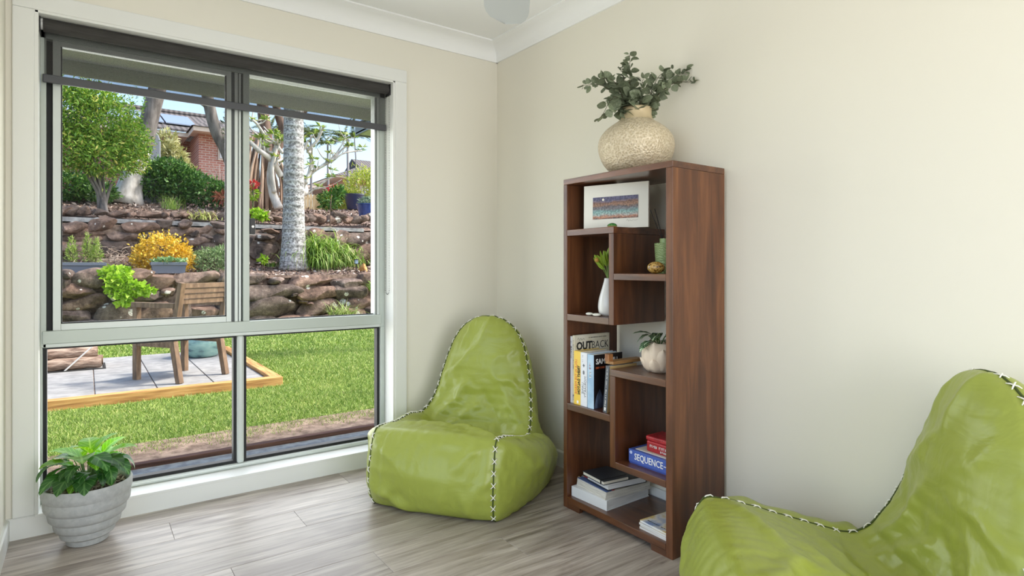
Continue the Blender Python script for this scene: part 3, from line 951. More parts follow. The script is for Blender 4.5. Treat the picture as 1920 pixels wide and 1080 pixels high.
def bent_leaf(wd, droop, n=14, m_=8, cup=0.15):
    """leaf of length 1 along +y, drooping towards -z"""
    b = MB(); vs = []
    ang = 0.25; y_, z_ = 0.0, 0.0
    for i in range(n + 1):
        u = i / n
        w = wd * 0.5 * (math.sin(PI * u ** 0.8) ** 0.75 if 0 < u < 1 else 0)
        for j in range(m_ + 1):
            v = j / m_ * 2 - 1
            vs.append((v * w, y_, z_ + cup * abs(v) * w + 0.012 * math.sin(u * 22 + 2) * abs(v)))
        ang -= droop / n
        y_ += math.cos(ang) / n; z_ += math.sin(ang) / n
    fs = [(i * (m_ + 1) + j, i * (m_ + 1) + j + 1, (i + 1) * (m_ + 1) + j + 1, (i + 1) * (m_ + 1) + j) for i in range(n) for j in range(m_)]
    return b.add(vs, fs)
m_zl = vein_leaf_mat('striped_leaf', (30, 62, 34), (196, 214, 180), 46, tr=0.15)
zl = []
for wd, dr in ((0.55, 1.3), (0.6, 0.8)):
    me = bent_leaf(wd, dr).mesh('leaf', smooth=True, flip=False); me.materials.append(m_zl); zl.append(me)
pp_ = thing('striped_plant', 'small plant with cream-striped green leaves growing in the lotus planter', 'plant', (PC[0], PC[1], PC[2] + 0.094))
MB().lathe([(0.0, 0.002), (0.049, 0.0015)], 24, cap_bottom=False).build('soil', mat('potting_soil', (50, 38, 30), rough=1, bump=0.8, bscale=200), pp_)
rr = random.Random(8)
for k, (r_, f_, u_, ln) in enumerate([(-0.055, -0.02, 0.012, 0.075), (-0.045, 0.0, 0.05, 0.085), (-0.075, 0.01, 0.045, 0.06), (-0.02, -0.035, 0.045, 0.08), (0.0, 0.02, 0.06, 0.08), (0.03, -0.03, 0.05, 0.085), (0.045, 0.02, 0.04, 0.08), (-0.03, 0.04, 0.05, 0.075), (-0.058, -0.03, -0.005, 0.06), (0.01, -0.045, 0.02, 0.07)]):
    e = view_dir(r_, f_, u_)
    hd = Vector((e.x, e.y, 0)).normalized()
    MB().tube([Vector(p) for p in smooth_path([(0, 0, 0), tuple(e * 0.4 + Vector((0, 0, 0.02))), tuple(e * 0.6 + Vector((0, 0, 0.02)))], 8)], 0.0018, 5).build('stalk', mat('leaf_stalk', (96, 122, 66), rough=0.5), pp_)
    ya = (hd + Vector((0, 0, rr.uniform(-0.3, 0.25)))).normalized(); xa = ya.cross(Vector((0, 0, 1))).normalized(); za = xa.cross(ya)
    obj('leaf', zl[k % 2], m_zl, pp_, frame_M(e * 0.6 + Vector((0, 0, 0.02)), xa * ln, ya * ln, za * ln))

# ------------------------------------------------------------------ books
m_page = mat('book_pages', (228, 222, 206), rough=0.85, var=[(0.35, (206, 200, 184)), (0.65, (236, 231, 216))], scale=30, stretch=(0.3, 40, 0.3))
def book_up(name, label, base, th, h, dep, cover, lean=0.0, spine_text=(), cover_text=(), front=None, group='books standing on the middle shelf'):
    """upright book: spine faces -x, thickness runs towards -y from base (far bottom front corner)"""
    t = thing(name, label, 'book', base, group=group)
    t.rotation_euler = (lean, 0, 0)
    c = 0.0018
    MB().box(0, c, -th, 0, 0, h).box(c, dep, -th, -th + c, 0, h).box(c, dep, -c, 0, 0, h).build('cover', cover, t, bevel=0.0005, seg=1)
    MB().box(c + 0.0003, dep - 0.004, -th + c + 0.0003, -c - 0.0003, 0.003, h - 0.003).build('pages', m_page, t)
    if front is not None:
        front(t, th, h, dep)
    for s, size, m, u, off, k in spine_text:      # reads downwards on the spine
        M = frame_M((-0.0005, -th * u, h - off), (0, 0, -1), (0, 1, 0), (-1, 0, 0))
        M = frame_M((-0.0005, -th * u, h - off), (0, 0, -1), (0, 1, 0), (-1, 0, 0))
        text_obj(s, size, m, t, M, name='title', **k)
    for s, size, m, x, z, k in cover_text:        # on the face that looks towards -y
        text_obj(s, size, m, t, frame_M((x, -th - 0.0005, z), (1, 0, 0), (0, 0, 1), (0, -1, 0)), name='title', **k)
    return t
def marks(t, M, length, size, m, seed, gap=0.35):
    """a line of lettering too small to read: a row of tiny strokes along local x"""
    r_ = random.Random(seed); b_ = MB(); x = 0.0
    while x < length:
        w = size * r_.uniform(0.3, 0.6)
        if r_.random() > 0.16:
            h0 = size * r_.uniform(0.42, 0.55)
            b_.box(x, x + w * 0.3, -h0, h0, 0, 0.0004).box(x, x + w, h0 * r_.choice((-0.9, 0.1, 0.7)), h0 * r_.choice((0.75, 1.0)), 0, 0.0004)
        x += w + size * gap * 0.6
    return b_.build('small_lettering', m, t, M=M)
def SP(th, h, u, off):
    return frame_M((-0.0002, -th * u, h - off), (0, 0, -1), (0, 1, 0), (-1, 0, 0))
def CV(th, x, z):
    return frame_M((x, -th - 0.0003, z), (1, 0, 0), (0, 0, 1), (0, -1, 0))
m_ink = mat('black_ink', (24, 22, 22), rough=0.6)
m_grey_ink = mat('grey_ink', (120, 122, 128), rough=0.6)
m_white_ink = mat('white_ink', (238, 238, 236), rough=0.5)
m_red_ink = mat('coral_ink', (214, 96, 62), rough=0.5)
m_blue_ink = mat('blue_ink', (40, 52, 128), rough=0.5)
SB = 0.4612
# outback book (two slim spines side by side)
book_up('book', 'thin white paperback at the far end of the row of books', (-0.312, -1.0295, SB), 0.0135, 0.292, 0.20, mat('book_white_a', (226, 226, 226), rough=0.5),
        front=lambda t, th, h, dep: (marks(t, SP(th, h, 0.4, 0.02), 0.03, 0.006, m_grey_ink, 1), marks(t, SP(th, h, 0.45, 0.045), 0.05, 0.007, m_ink, 2)))
def ob_front(t, th, h, dep):
    marks(t, SP(th, h, 0.5, 0.015), 0.13, 0.005, m_grey_ink, 3)
    marks(t, SP(th, h, 0.5, 0.25), 0.035, 0.007, m_blue_ink, 4)
    marks(t, CV(th, 0.085, h - 0.015), 0.11, 0.0035, m_ink, 5)
    MB().tube([Vector(p) for p in smooth_path([(0.018, -th - 0.0006, h - 0.020), (0.024, -th - 0.0006, h - 0.012), (0.030, -th - 0.0006, h - 0.024), (0.038, -th - 0.0006, h - 0.014), (0.044, -th - 0.0006, h - 0.024), (0.052, -th - 0.0006, h - 0.016), (0.06, -th - 0.0006, h - 0.022)], 40)], 0.0006, 4).build('script_lettering', m_ink, t)
    MB().box(0.004, dep - 0.004, -th - 0.0003, -th, h - 0.20, h - 0.083).build('cover_photo', mat('outback_photo', rough=0.6, var=[(0.3, (150, 92, 50)), (0.5, (206, 170, 120)), (0.7, (120, 140, 100))], scale=20), t)
book_up('book', 'tall cream OUTBACK book with big black lettering on its cover', (-0.312, -1.0435, SB), 0.0125, 0.297, 0.215,
        mat('outback_cover', rough=0.5, var=[(0.4, (222, 218, 202)), (0.62, (206, 198, 172)), (0.75, (168, 162, 120))], scale=14),
        cover_text=[('OUT', 0.048, m_ink, 0.012, 0.297 - 0.050, dict(bold=0.0018, sx=0.9)), ('BACK', 0.048, m_ink, 0.102, 0.297 - 0.050, dict(bold=-0.0005, sx=0.86))], front=ob_front)
book_up('book', 'yellow paperback spine with black and coral lettering', (-0.316, -1.0575, SB), 0.042, 0.232, 0.152, mat('book_yellow', (236, 198, 72), rough=0.45),
        spine_text=[('TRENT DALTON', 0.0195, m_ink, 0.78, 0.062, dict(bold=0.0008, sx=0.85)), ('LOLA IN THE MIRROR', 0.0175, m_red_ink, 0.36, 0.036, dict(sx=0.88))],
        front=lambda t, th, h, dep: MB().box(-0.0006, 0, -th * 0.7, -th * 0.45, 0.006, 0.018).build('publisher_mark', m_white_ink, t))
def liane_front(t, th, h, dep):
    marks(t, SP(th, h, 0.35, 0.012), 0.03, 0.010, mat('pale_ink', (196, 196, 204), rough=0.6), 6)
    MB().lathe([(0.0, -0.0004), (0.006, -0.0004), (0.006, 0.0), (0.0, 0.0)], 6, cap_bottom=False, sx=1.6).build('spine_ornament', m_grey_ink, t, M=TRS((-0.0006, -th * 0.5, h - 0.085), (0, rad(90), 0)))
    MB().box(-0.0006, 0, -th * 0.55, -th * 0.45, h - 0.062, h - 0.048).box(-0.0006, 0, -th * 0.66, -th * 0.34, h - 0.057, h - 0.053).build('spine_star', m_grey_ink, t)
book_up('book', 'white paperback spine with thin grey serif lettering, beside the yellow one', (-0.316, -1.1002, SB), 0.0405, 0.230, 0.155, mat('book_white_b', (226, 228, 232), rough=0.45),
        spine_text=[('LIANE', 0.0185, m_grey_ink, 0.36, 0.128, dict(bold=-0.0002)), ('MORIARTY', 0.0185, m_grey_ink, 0.76, 0.100, dict(bold=-0.0002))], front=liane_front)
m_jean = mat('cover_figure', rough=0.5, var=[(0.36, (22, 20, 22)), (0.5, (46, 40, 40)), (0.6, (58, 66, 88)), (0.74, (110, 130, 158))], scale=16, stretch=(1, 1, 0.4))
def sam_front(t, th, h, dep):
    marks(t, SP(th, h, 0.4, 0.02), 0.045, 0.012, mat('pale_pink_ink', (206, 170, 176), rough=0.6), 7)
    marks(t, SP(th, h, 0.45, 0.068), 0.03, 0.012, m_white_ink, 8)
    MB().box(0.0005, dep, -th - 0.0004, -th, 0, h).build('cover_picture', mat('sam_cover', (28, 22, 22), rough=0.35), t)
    MB().prism([(0.002, 0.001), (0.10, 0.001), (0.092, 0.05), (0.07, 0.085), (0.052, 0.045), (0.034, 0.082), (0.014, 0.05)], 'y', -th - 0.0006, -th - 0.0004).build('cover_jeans', m_jean, t)
book_up('book', 'pale blue spine with dark SAM NEILL cover facing the planter', (-0.318, -1.1455, SB), 0.0385, 0.227, 0.17, mat('book_blue', (166, 198, 222), rough=0.45, var=[(0.35, (150, 184, 212)), (0.65, (186, 212, 230))], scale=12), front=sam_front,
        cover_text=[('SAM NEILL', 0.0315, m_white_ink, 0.012, 0.227 - 0.030, dict(bold=0.0007, sx=0.92)), ('DID I EVER TELL YOU THIS?', 0.0125, mat('orange_ink', (226, 110, 60), rough=0.5), 0.012, 0.227 - 0.056, dict(sx=0.86))])
gb = book_up('book', 'slim charcoal book leaning against the dark cover, kraft paper face', (-0.318, -1.238, SB + 0.0005), 0.021, 0.194, 0.16, mat('book_grey', (86, 92, 98), rough=0.5), lean=rad(5.0),
        front=lambda t, th, h, dep: (marks(t, SP(th, h, 0.5, 0.012), 0.065, 0.006, m_white_ink, 9), marks(t, SP(th, h, 0.5, 0.098), 0.07, 0.006, m_white_ink, 10), MB().box(-0.0006, 0, -th * 0.75, -th * 0.25, h - 0.092, h - 0.080).build('spine_ornament', m_grey_ink, t), MB().box(-0.0006, 0, -th * 0.72, -th * 0.3, 0.008, 0.022).build('publisher_mark', m_white_ink, t), MB().box(0.002, dep, -th - 0.0005, -th, 0, h).build('kraft_face', mat('kraft_paper', (196, 166, 112), rough=0.7), t)))
# wooden ornament lying on the leaning book
m_lw = mat('light_timber', rough=0.5, var=[(0.35, (150, 104, 58)), (0.65, (190, 146, 92))], scale=30, stretch=(0.4, 5, 5))
wo = thing('wooden_ornament', 'small light timber ornament lying on the leaning charcoal book', 'ornament', (-0.23, -1.2475, 0.6565))
MB().box(-0.06, 0.125, -0.022, 0.022, 0.0, 0.013).build('plank', m_lw, wo, bevel=0.001)
MB().box(-0.075, -0.051, -0.012, 0.012, 0.0132, 0.043).build('block', mat('mid_timber', rough=0.5, var=[(0.35, (120, 72, 36)), (0.65, (168, 112, 62))], scale=30, stretch=(3, 3, 0.6)), wo, bevel=0.001)

# ------------------------------------------------------------------ game box and tin on the lower right shelf
sq = thing('game_box', 'flat blue SEQUENCE board game box in the lower right compartment', 'game box', (-0.287, -1.352, 0.279))
m_sq = mat('game_blue', (70, 96, 176), rough=0.4)
MB().box(0.002, 0.236, -0.2175, -0.002, 0.0, 0.044).build('tray', mat('game_tray', (54, 78, 156), rough=0.5), sq)
MB().box(0.0, 0.238, -0.2195, 0.0, 0.006, 0.055).build('lid', m_sq, sq, bevel=0.001)
text_obj('SEQUENCE', 0.036, m_white_ink, sq, frame_M((-0.0006, -0.030, 0.030), (0, -1, 0), (0, 0, 1), (-1, 0, 0)), bold=0.0004, sx=0.80)
MB().box(-0.0008, 0, -0.205, -0.176, 0.028, 0.031).build('dash', m_white_ink, sq)
MB().prism([(-0.012 + 0.007 * math.cos(a), 0.043 + 0.007 * math.sin(a)) for a in np.linspace(0, 2 * PI, 9)[:-1]], 'x', -0.0008, 0).build('maker_mark', mat('game_mark', (196, 206, 236), rough=0.5), sq)
shp = MB().box(-0.272, -0.075, -1.57, -1.375, 0.3343, 0.3363).build('rule_sheet', mat('paper_sheet', (226, 220, 204), rough=0.8), None)
tag(shp, 'pale folded sheet between the blue game box and the red tin', 'paper')
tn = thing('red_tin', 'red lidded tin with white lettering on the blue game box', 'tin', (-0.262, -1.417, 0.3366))
m_red = mat('red_tin_paint', (176, 34, 44), rough=0.3, metal=0.2, coat=0.4)
MB().box(0.002, 0.098, -0.150, -0.002, 0.0, 0.043).build('base', m_red, tn, bevel=0.006, seg=3)
MB().box(0.0, 0.100, -0.152, 0.0, 0.0435, 0.062).build('lid', mat('red_lid_paint', rough=0.35, coat=0.3, var=[(0.42, (150, 24, 34)), (0.58, (192, 44, 52)), (0.72, (60, 20, 22))], scale=40), tn, bevel=0.006, seg=3)
marks(tn, frame_M((0.0016, -0.020, 0.024), (0, -1, 0), (0, 0, 1), (-1, 0, 0)), 0.085, 0.011, m_white_ink, 11)
marks(tn, frame_M((0.0016, -0.072, 0.011), (0, -1, 0), (0, 0, 1), (-1, 0, 0)), 0.03, 0.008, m_white_ink, 12)

# ------------------------------------------------------------------ things on the bottom shelf
def flat_book(name, label, cat, loc, rz, sx, sy, h, cover, pages, c=0.002, inset=0.003, group='books piled on the bottom shelf', spine_front=False):
    t = thing(name, label, cat, loc, rz, group=group)
    xs_ = 0 if spine_front else sx - c
    MB().box(0, sx, -sy, 0, 0, c).box(0, sx, -sy, 0, h - c, h).box(xs_, xs_ + c, -sy, 0, c, h - c).build('cover', cover, t, bevel=0.0006, seg=1)
    MB().box((c + .0002) if spine_front else inset, (sx - inset) if spine_front else (sx - c - .0002), -sy + inset, -inset, c + .0002, h - c - .0002).build('pages', pages, t)
    return t
m_pgh = mat('page_edges', rough=0.85, var=[(0.4, (186, 182, 172)), (0.6, (232, 229, 220))], scale=40, stretch=(0.3, 0.3, 20))
m_pgw = mat('page_edges_white', rough=0.8, var=[(0.35, (206, 208, 210)), (0.6, (240, 240, 240))], scale=40, stretch=(0.3, 0.3, 24))
flat_book('thick_book', 'thick white softcover at the bottom of the pile on the lowest shelf', 'book', (-0.309, -1.034, 0.0502), rad(1.5), 0.268, 0.212, 0.043, mat('white_cover', (232, 234, 236), rough=0.4), m_pgw, spine_front=True)
t = thing('spiral_notebook', 'spiral-bound notebook with blue and red cover edge in the pile', 'notebook', (-0.288, -1.040, 0.0936), rad(-5), group='books piled on the bottom shelf')
MB().add([(0.0, -0.2, 0.0), (0.25, -0.2, 0.0), (0.25, -0.004, 0.0), (0.0, -0.004, 0.0), (0.006, -0.2, 0.031), (0.25, -0.2, 0.034), (0.25, -0.004, 0.034), (0.006, -0.004, 0.031)], [(3, 2, 1, 0), (4, 5, 6, 7), (0, 1, 5, 4), (1, 2, 6, 5), (2, 3, 7, 6), (3, 0, 4, 7)]).build('pages', m_pgh, t)
MB().box(0.004, 0.036, -0.20, -0.006, 0.0325, 0.0345).build('blue_cover_edge', mat('blue_notebook', (92, 112, 160), rough=0.5), t)
MB().box(0.0362, 0.05, -0.20, -0.006, 0.0335, 0.0355).build('red_divider', mat('red_card', (186, 52, 48), rough=0.6), t)
MB().box(0.0502, 0.25, -0.20, -0.006, 0.0341, 0.0358).build('cover', mat('card_cover', (196, 184, 162), rough=0.7), t)
m_wire = mat('wire_coil', (206, 190, 160), rough=0.35, metal=0.3)
for k in range(11):
    MB().tube([(0.014 + k * 0.021, -0.006 + 0.014 * math.cos(a), 0.019 + 0.0175 * math.sin(a)) for a in np.linspace(0, 2 * PI, 14)], 0.0014, 5).build('wire_ring', m_wire, t)
flat_book('hardback_book', 'closed hardback with white page edges and black cover below the notebook', 'book', (-0.272, -1.092, 0.1314), rad(-8), 0.205, 0.152, 0.028, mat('black_cover', (30, 31, 34), rough=0.5), m_pgw)
t = flat_book('black_notebook', 'black notebook closed with an elastic strap on top of the pile', 'notebook', (-0.303, -1.098, 0.1597), rad(-7), 0.135, 0.148, 0.016, mat('black_leatherette', (38, 42, 48), rough=0.45, bump=0.1, bscale=300), m_page)
MB().box(-0.0006, 0.1356, -0.130, -0.125, -0.0003, 0.0166).build('elastic_strap', mat('elastic', (18, 18, 20), rough=0.7), t)
m_mag = mat('magazine_cover', rough=0.3, var=[(0.36, (232, 200, 96)), (0.48, (222, 196, 120)), (0.56, (236, 232, 224)), (0.66, (120, 150, 196)), (0.78, (212, 92, 60))], scale=9)
for k, (lab, dx, rz) in enumerate([('magazine at the bottom of the thin stack on the lowest shelf', 0.0, 3), ('magazine second from the bottom of the thin stack', 0.004, -1), ('magazine second from the top of the thin stack', -0.002, 2), ('glossy yellow and blue magazine on top of the thin stack', 0.003, 0)]):
    t = thing('magazine', lab, 'magazine', (-0.314 + dx, -1.432, 0.0503 + k * 0.0082), rad(rz - 4), group='magazines on the lowest shelf')
    MB().box(0, 0.20, -0.136, 0, 0.0, 0.0012).box(0, 0.20, -0.136, 0, 0.0062, 0.0076).build('cover', m_mag if k == 3 else mat('magazine_plain', (222, 216, 206), rough=0.4), t)
    MB().box(0.0006, 0.199, -0.1354, -0.0006, 0.0013, 0.0061).build('pages', m_pgw, t)
    if k == 3:
        marks(t, frame_M((0.022, -0.02, 0.0077), (0, -1, 0), (1, 0, 0), (0, 0, 1)), 0.11, 0.005, m_ink, 13)

# ================================================================== BEAN BAG CHAIRS
def fabric_extra(t, bsdf, tc, mp):
    L = t.links.new
    n = nd(t, 'ShaderNodeTexNoise', Scale=7.0, Detail=3.0, Distortion=1.2); L(tc.outputs['Object'], n.inputs['Vector'])
    n2 = nd(t, 'ShaderNodeTexNoise', Scale=38.0, Detail=3.0, Distortion=0.4); L(tc.outputs['Object'], n2.inputs['Vector'])
    b1 = t.nodes.new('ShaderNodeBump'); b1.inputs['Strength'].default_value = 0.35; b1.inputs['Distance'].default_value = 0.02; L(n.outputs[0], b1.inputs['Height'])
    b2 = t.nodes.new('ShaderNodeBump'); b2.inputs['Strength'].default_value = 0.10; b2.inputs['Distance'].default_value = 0.004; L(n2.outputs[0], b2.inputs['Height']); L(b1.outputs[0], b2.inputs['Normal'])
    L(b2.outputs[0], bsdf.inputs['Normal'])
m_bag = mat('lime_vinyl', (150, 160, 68), rough=0.34, spec=0.5, extra=fabric_extra)
m_seam = mat('seam_piping', (66, 78, 26), rough=0.8)  # dark green piping along the seams
m_thread = mat('white_cord', (236, 234, 222), rough=0.8)

# seam line between the centre strip and the side panels: (y depth, z, half width)
SEAM = [(0.020, 0.0, 0.285), (-0.008, 0.06, 0.292), (-0.015, 0.15, 0.294), (0.0, 0.25, 0.292), (0.020, 0.318, 0.289), (0.055, 0.336, 0.287), (0.17, 0.312, 0.285), (0.32, 0.268, 0.286), (0.44, 0.240, 0.288),
        (0.50, 0.262, 0.284), (0.545, 0.32, 0.275), (0.587, 0.405, 0.261), (0.625, 0.53, 0.238), (0.653, 0.65, 0.202), (0.666, 0.728, 0.155), (0.671, 0.770, 0.100), (0.672, 0.790, 0.045), (0.672, 0.795, 0.0)]
# lower and back outline of a side panel: (x, y, z)
BACK = [(0.285, 0.020, 0.0), (0.315, 0.11, 0.0), (0.345, 0.24, 0.0), (0.362, 0.40, 0.0), (0.36, 0.54, 0.0), (0.335, 0.66, 0.0), (0.28, 0.77, 0.0), (0.19, 0.85, 0.0), (0.08, 0.89, 0.01),
        (0.0, 0.90, 0.05), (0.0, 0.915, 0.16), (0.0, 0.91, 0.30), (0.0, 0.885, 0.45), (0.0, 0.84, 0.60), (0.0, 0.765, 0.73), (0.0, 0.672, 0.795)]

def bag_geometry(seed, lift=(0.0, 0.0), NU=84, NW=34, NV=30):
    S = smooth_path(SEAM, NU + 1)
    B = smooth_path(BACK, NU + 1)
    B[:, 0] = np.maximum(B[:, 0], 0); B[:, 2] = np.maximum(B[:, 2], 0)
    S[-1, 2] = 0
    verts = []; index = {}
    def vid(p):
        k = (round(p[0], 5), round(p[1], 5), round(p[2], 5))
        if k not in index:
            index[k] = len(verts); verts.append(p)
        return index[k]
    # normals of the strip profile in the y-z plane
    T = np.gradient(S[:, :2], axis=0); T /= np.linalg.norm(T, axis=1)[:, None] + 1e-9
    Nn = np.stack([-T[:, 1], T[:, 0]], 1)
    u = np.linspace(0, 1, NU + 1)
    zone_front = np.clip(1 - np.abs(u - 0.12) / 0.12, 0, 1)
    zone_seat = np.exp(-((u - 0.50) / 0.10) ** 2)
    zone_back = np.clip((u - 0.62) / 0.12, 0, 1) * np.clip((1.0 - u) / 0.15, 0, 1)
    bulge = 0.035 * zone_front - 0.035 * zone_seat + 0.045 * zone_back + 0.015
    bulge[0] = 0; bulge[-1] = 0
    # each seam may ride higher over the arm than the sunken seat between them
    arm = np.exp(-((u - 0.48) / 0.12) ** 2)
    def seam_pt(i, sgn):
        l = lift[0] if sgn < 0 else lift[1]
        return np.array([S[i, 2] + 0.25 * l * arm[i], S[i, 0], S[i, 1] + l * arm[i]])
    grid_c = np.zeros((NU + 1, NW + 1), int)
    for i in range(NU + 1):
        for j in range(NW + 1):
            w = j / NW * 2 - 1
            k = (1 - w * w)
            sp_ = seam_pt(i, -1 if w < 0 else 1)
            e_ = abs(w) ** 3
            p = (w * (S[i, 2] + (sp_[0] - S[i, 2]) * e_), S[i, 0] + Nn[i, 0] * bulge[i] * k, max(0, S[i, 1] + (sp_[2] - S[i, 1]) * e_ + Nn[i, 1] * bulge[i] * k))
            grid_c[i, j] = vid(p)
    bend = []
    def bends(g_):
        bend.extend(zip(g_[:-4].ravel(), g_[4:].ravel())); bend.extend(zip(g_[:, :-4].ravel(), g_[:, 4:].ravel()))
    bends(grid_c)
    faces = []
    seam_ids = {1: grid_c[:, NW].copy(), -1: grid_c[:, 0].copy()}
    for i in range(NU):
        for j in range(NW):
            faces.append((grid_c[i, j], grid_c[i, j + 1], grid_c[i + 1, j + 1], grid_c[i + 1, j]))
    for sgn in (1, -1):
        g = np.zeros((NU + 1, NV + 1), int)
        for i in range(NU + 1):
            a = seam_pt(i, sgn); c = B[i]
            d = np.linalg.norm(c - a)
            ctrl = (a + c) / 2 + np.array([0.55 * d * (0.45 + 0.2 * math.sin(PI * u[i])), 0.05 * d, 0.16 * d])
            for j in range(NV + 1):
                v = j / NV
                p = (1 - v) ** 2 * a + 2 * v * (1 - v) * ctrl + v * v * c
                g[i, j] = vid((sgn * p[0], p[1], max(0.0, p[2])))
        bends(g)
        for i in range(NU):
            for j in range(NV):
                q = (g[i, j], g[i + 1, j], g[i + 1, j + 1], g[i, j + 1])
                faces.append(q if sgn == -1 else q[::-1])
    V = np.array(verts)
    F = []
    for q in faces:
        q2 = [a for n_, a in enumerate(q) if a != q[n_ - 1]]
        if len(set(q2)) >= 3:
            F.append(tuple(q2))
    return V, F, seam_ids, np.array([q for q in bend if q[0] != q[1]])

def bag_sim(seed, lift, steps=120, inner=5):
    V, F, seams, bend = bag_geometry(seed, lift)
    n = len(V)
    E = set()
    diag = set()
    tris = []
    for f in F:
        m_ = len(f)
        for k in range(m_):
            a, c = f[k], f[(k + 1) % m_]
            E.add((min(a, c), max(a, c)))
        if m_ == 4:
            for a, c in ((f[0], f[2]), (f[1], f[3])):
                diag.add((min(a, c), max(a, c)))
            tris += [(f[0], f[1], f[2]), (f[0], f[2], f[3])]
        else:
            tris.append(f)
    tris = np.array(tris)
    ed = np.array(sorted(E)); dg = np.array(sorted(diag))
    A = np.vstack([ed, dg, bend])
    L0 = np.linalg.norm(V[A[:, 0]] - V[A[:, 1]], axis=1)
    stiff = np.r_[np.full(len(ed), 1.0), np.full(len(dg), 0.45), np.full(len(bend), 0.12)]
    rs = np.random.RandomState(seed)
    # cloth cut a little larger than the filling: it folds
    L0[:len(ed) + len(dg)] *= (1.085 + 0.035 * np.sin(V[A[:len(ed) + len(dg), 0]] @ np.array([9.0, 5.0, 7.0]) + seed))
    deg = np.bincount(A.ravel(), minlength=n).astype(float)
    # low frequency push so that the folds differ
    fr = rs.normal(size=(14, 3)) * 11; ph = rs.uniform(0, 6.28, 14)
    noise = sum(np.sin(V @ fr[k] + ph[k]) for k in range(14)) / 14
    def normals(X):
        fn = np.cross(X[tris[:, 1]] - X[tris[:, 0]], X[tris[:, 2]] - X[tris[:, 0]])
        N = np.zeros_like(X)
        for k in range(3):
            for c in range(3):
                N[:, c] += np.bincount(tris[:, k], fn[:, c], n)
        return N
    X = V.copy()
    N = normals(X)
    # orientation check
    cen = V.mean(0)
    flip = -1.0 if np.sum(N * (X - cen)) < 0 else 1.0
    Nu = N * flip / (np.linalg.norm(N, axis=1)[:, None] + 1e-12)
    X = X + Nu * (noise * 0.010)[:, None]
    vel = np.zeros_like(X)
    sid = np.concatenate([seams[1], seams[-1]])
    anchor = np.full(n, 0.0035); anchor[sid] = 0.08
    floor_v = V[:, 2] < 1e-6
    anchor[floor_v] = 0.5
    for it in range(steps):
        N = normals(X) * flip
        Nl = np.linalg.norm(N, axis=1)[:, None] + 1e-12
        acc = N / Nl * 0.00022 + np.array([0, 0, -0.00009])
        vel = vel * 0.90 + acc
        P = X + vel
        for k in range(inner):
            d = P[A[:, 1]] - P[A[:, 0]]
            l = np.linalg.norm(d, axis=1) + 1e-12
            diff = (l - L0) / l
            # cloth resists stretch strongly, compression weakly
            kk = np.where(diff > 0, 1.0, 0.85) * stiff * diff * 0.5
            c = d * kk[:, None]
            for ax in range(3):
                P[:, ax] += (np.bincount(A[:, 0], c[:, ax], n) - np.bincount(A[:, 1], c[:, ax], n)) / deg * 2.2
            P += (V - P) * anchor[:, None]
            P[:, 2] = np.maximum(P[:, 2], 0.0)
        vel = (P - X) * 0.9
        X = P
    # soften the finest ripples
    nb = np.zeros_like(X)
    for _ in range(1):
        for c in range(3):
            nb[:, c] = (np.bincount(ed[:, 0], X[ed[:, 1], c], n) + np.bincount(ed[:, 1], X[ed[:, 0], c], n)) / np.maximum(1, np.bincount(ed.ravel(), minlength=n))
        X = X + (nb - X) * 0.5
    # sharp pulled folds: each runs from a to b and fades to its ends
    N = normals(X) * flip
    Nu = N / (np.linalg.norm(N, axis=1)[:, None] + 1e-12)
    keep = np.ones(n); keep[sid] = 0.15
    for (a, b_, amp, wd) in FOLDS:
        a = np.array(a); b_ = np.array(b_)
        line = []
        for t_ in np.linspace(0, 1, 6):
            q_ = a + t_ * (b_ - a)
            q_[2] += 0.015 * math.sin(amp * 900 + seed) * math.sin(PI * t_)
            line.append(X[np.argmin(np.sum((X - q_) ** 2, 1))])          # laid onto the cloth
        line = smooth_path(np.array(line) + 1e-6 * np.arange(6)[:, None], 28)
        D2 = np.sum((X[:, None, :] - line[None]) ** 2, 2)
        k_ = np.argmin(D2, 1)
        dist = np.sqrt(D2[np.arange(n), k_])
        X = X + Nu * (1.9 * amp * np.exp(-(dist / wd) ** 1.2) * np.sin(PI * (0.10 + 0.80 * k_ / 27)) * keep)[:, None]
    X[:, 2] = np.maximum(X[:, 2], 0)
    return X, F, seams, flip, normals(X) * flip

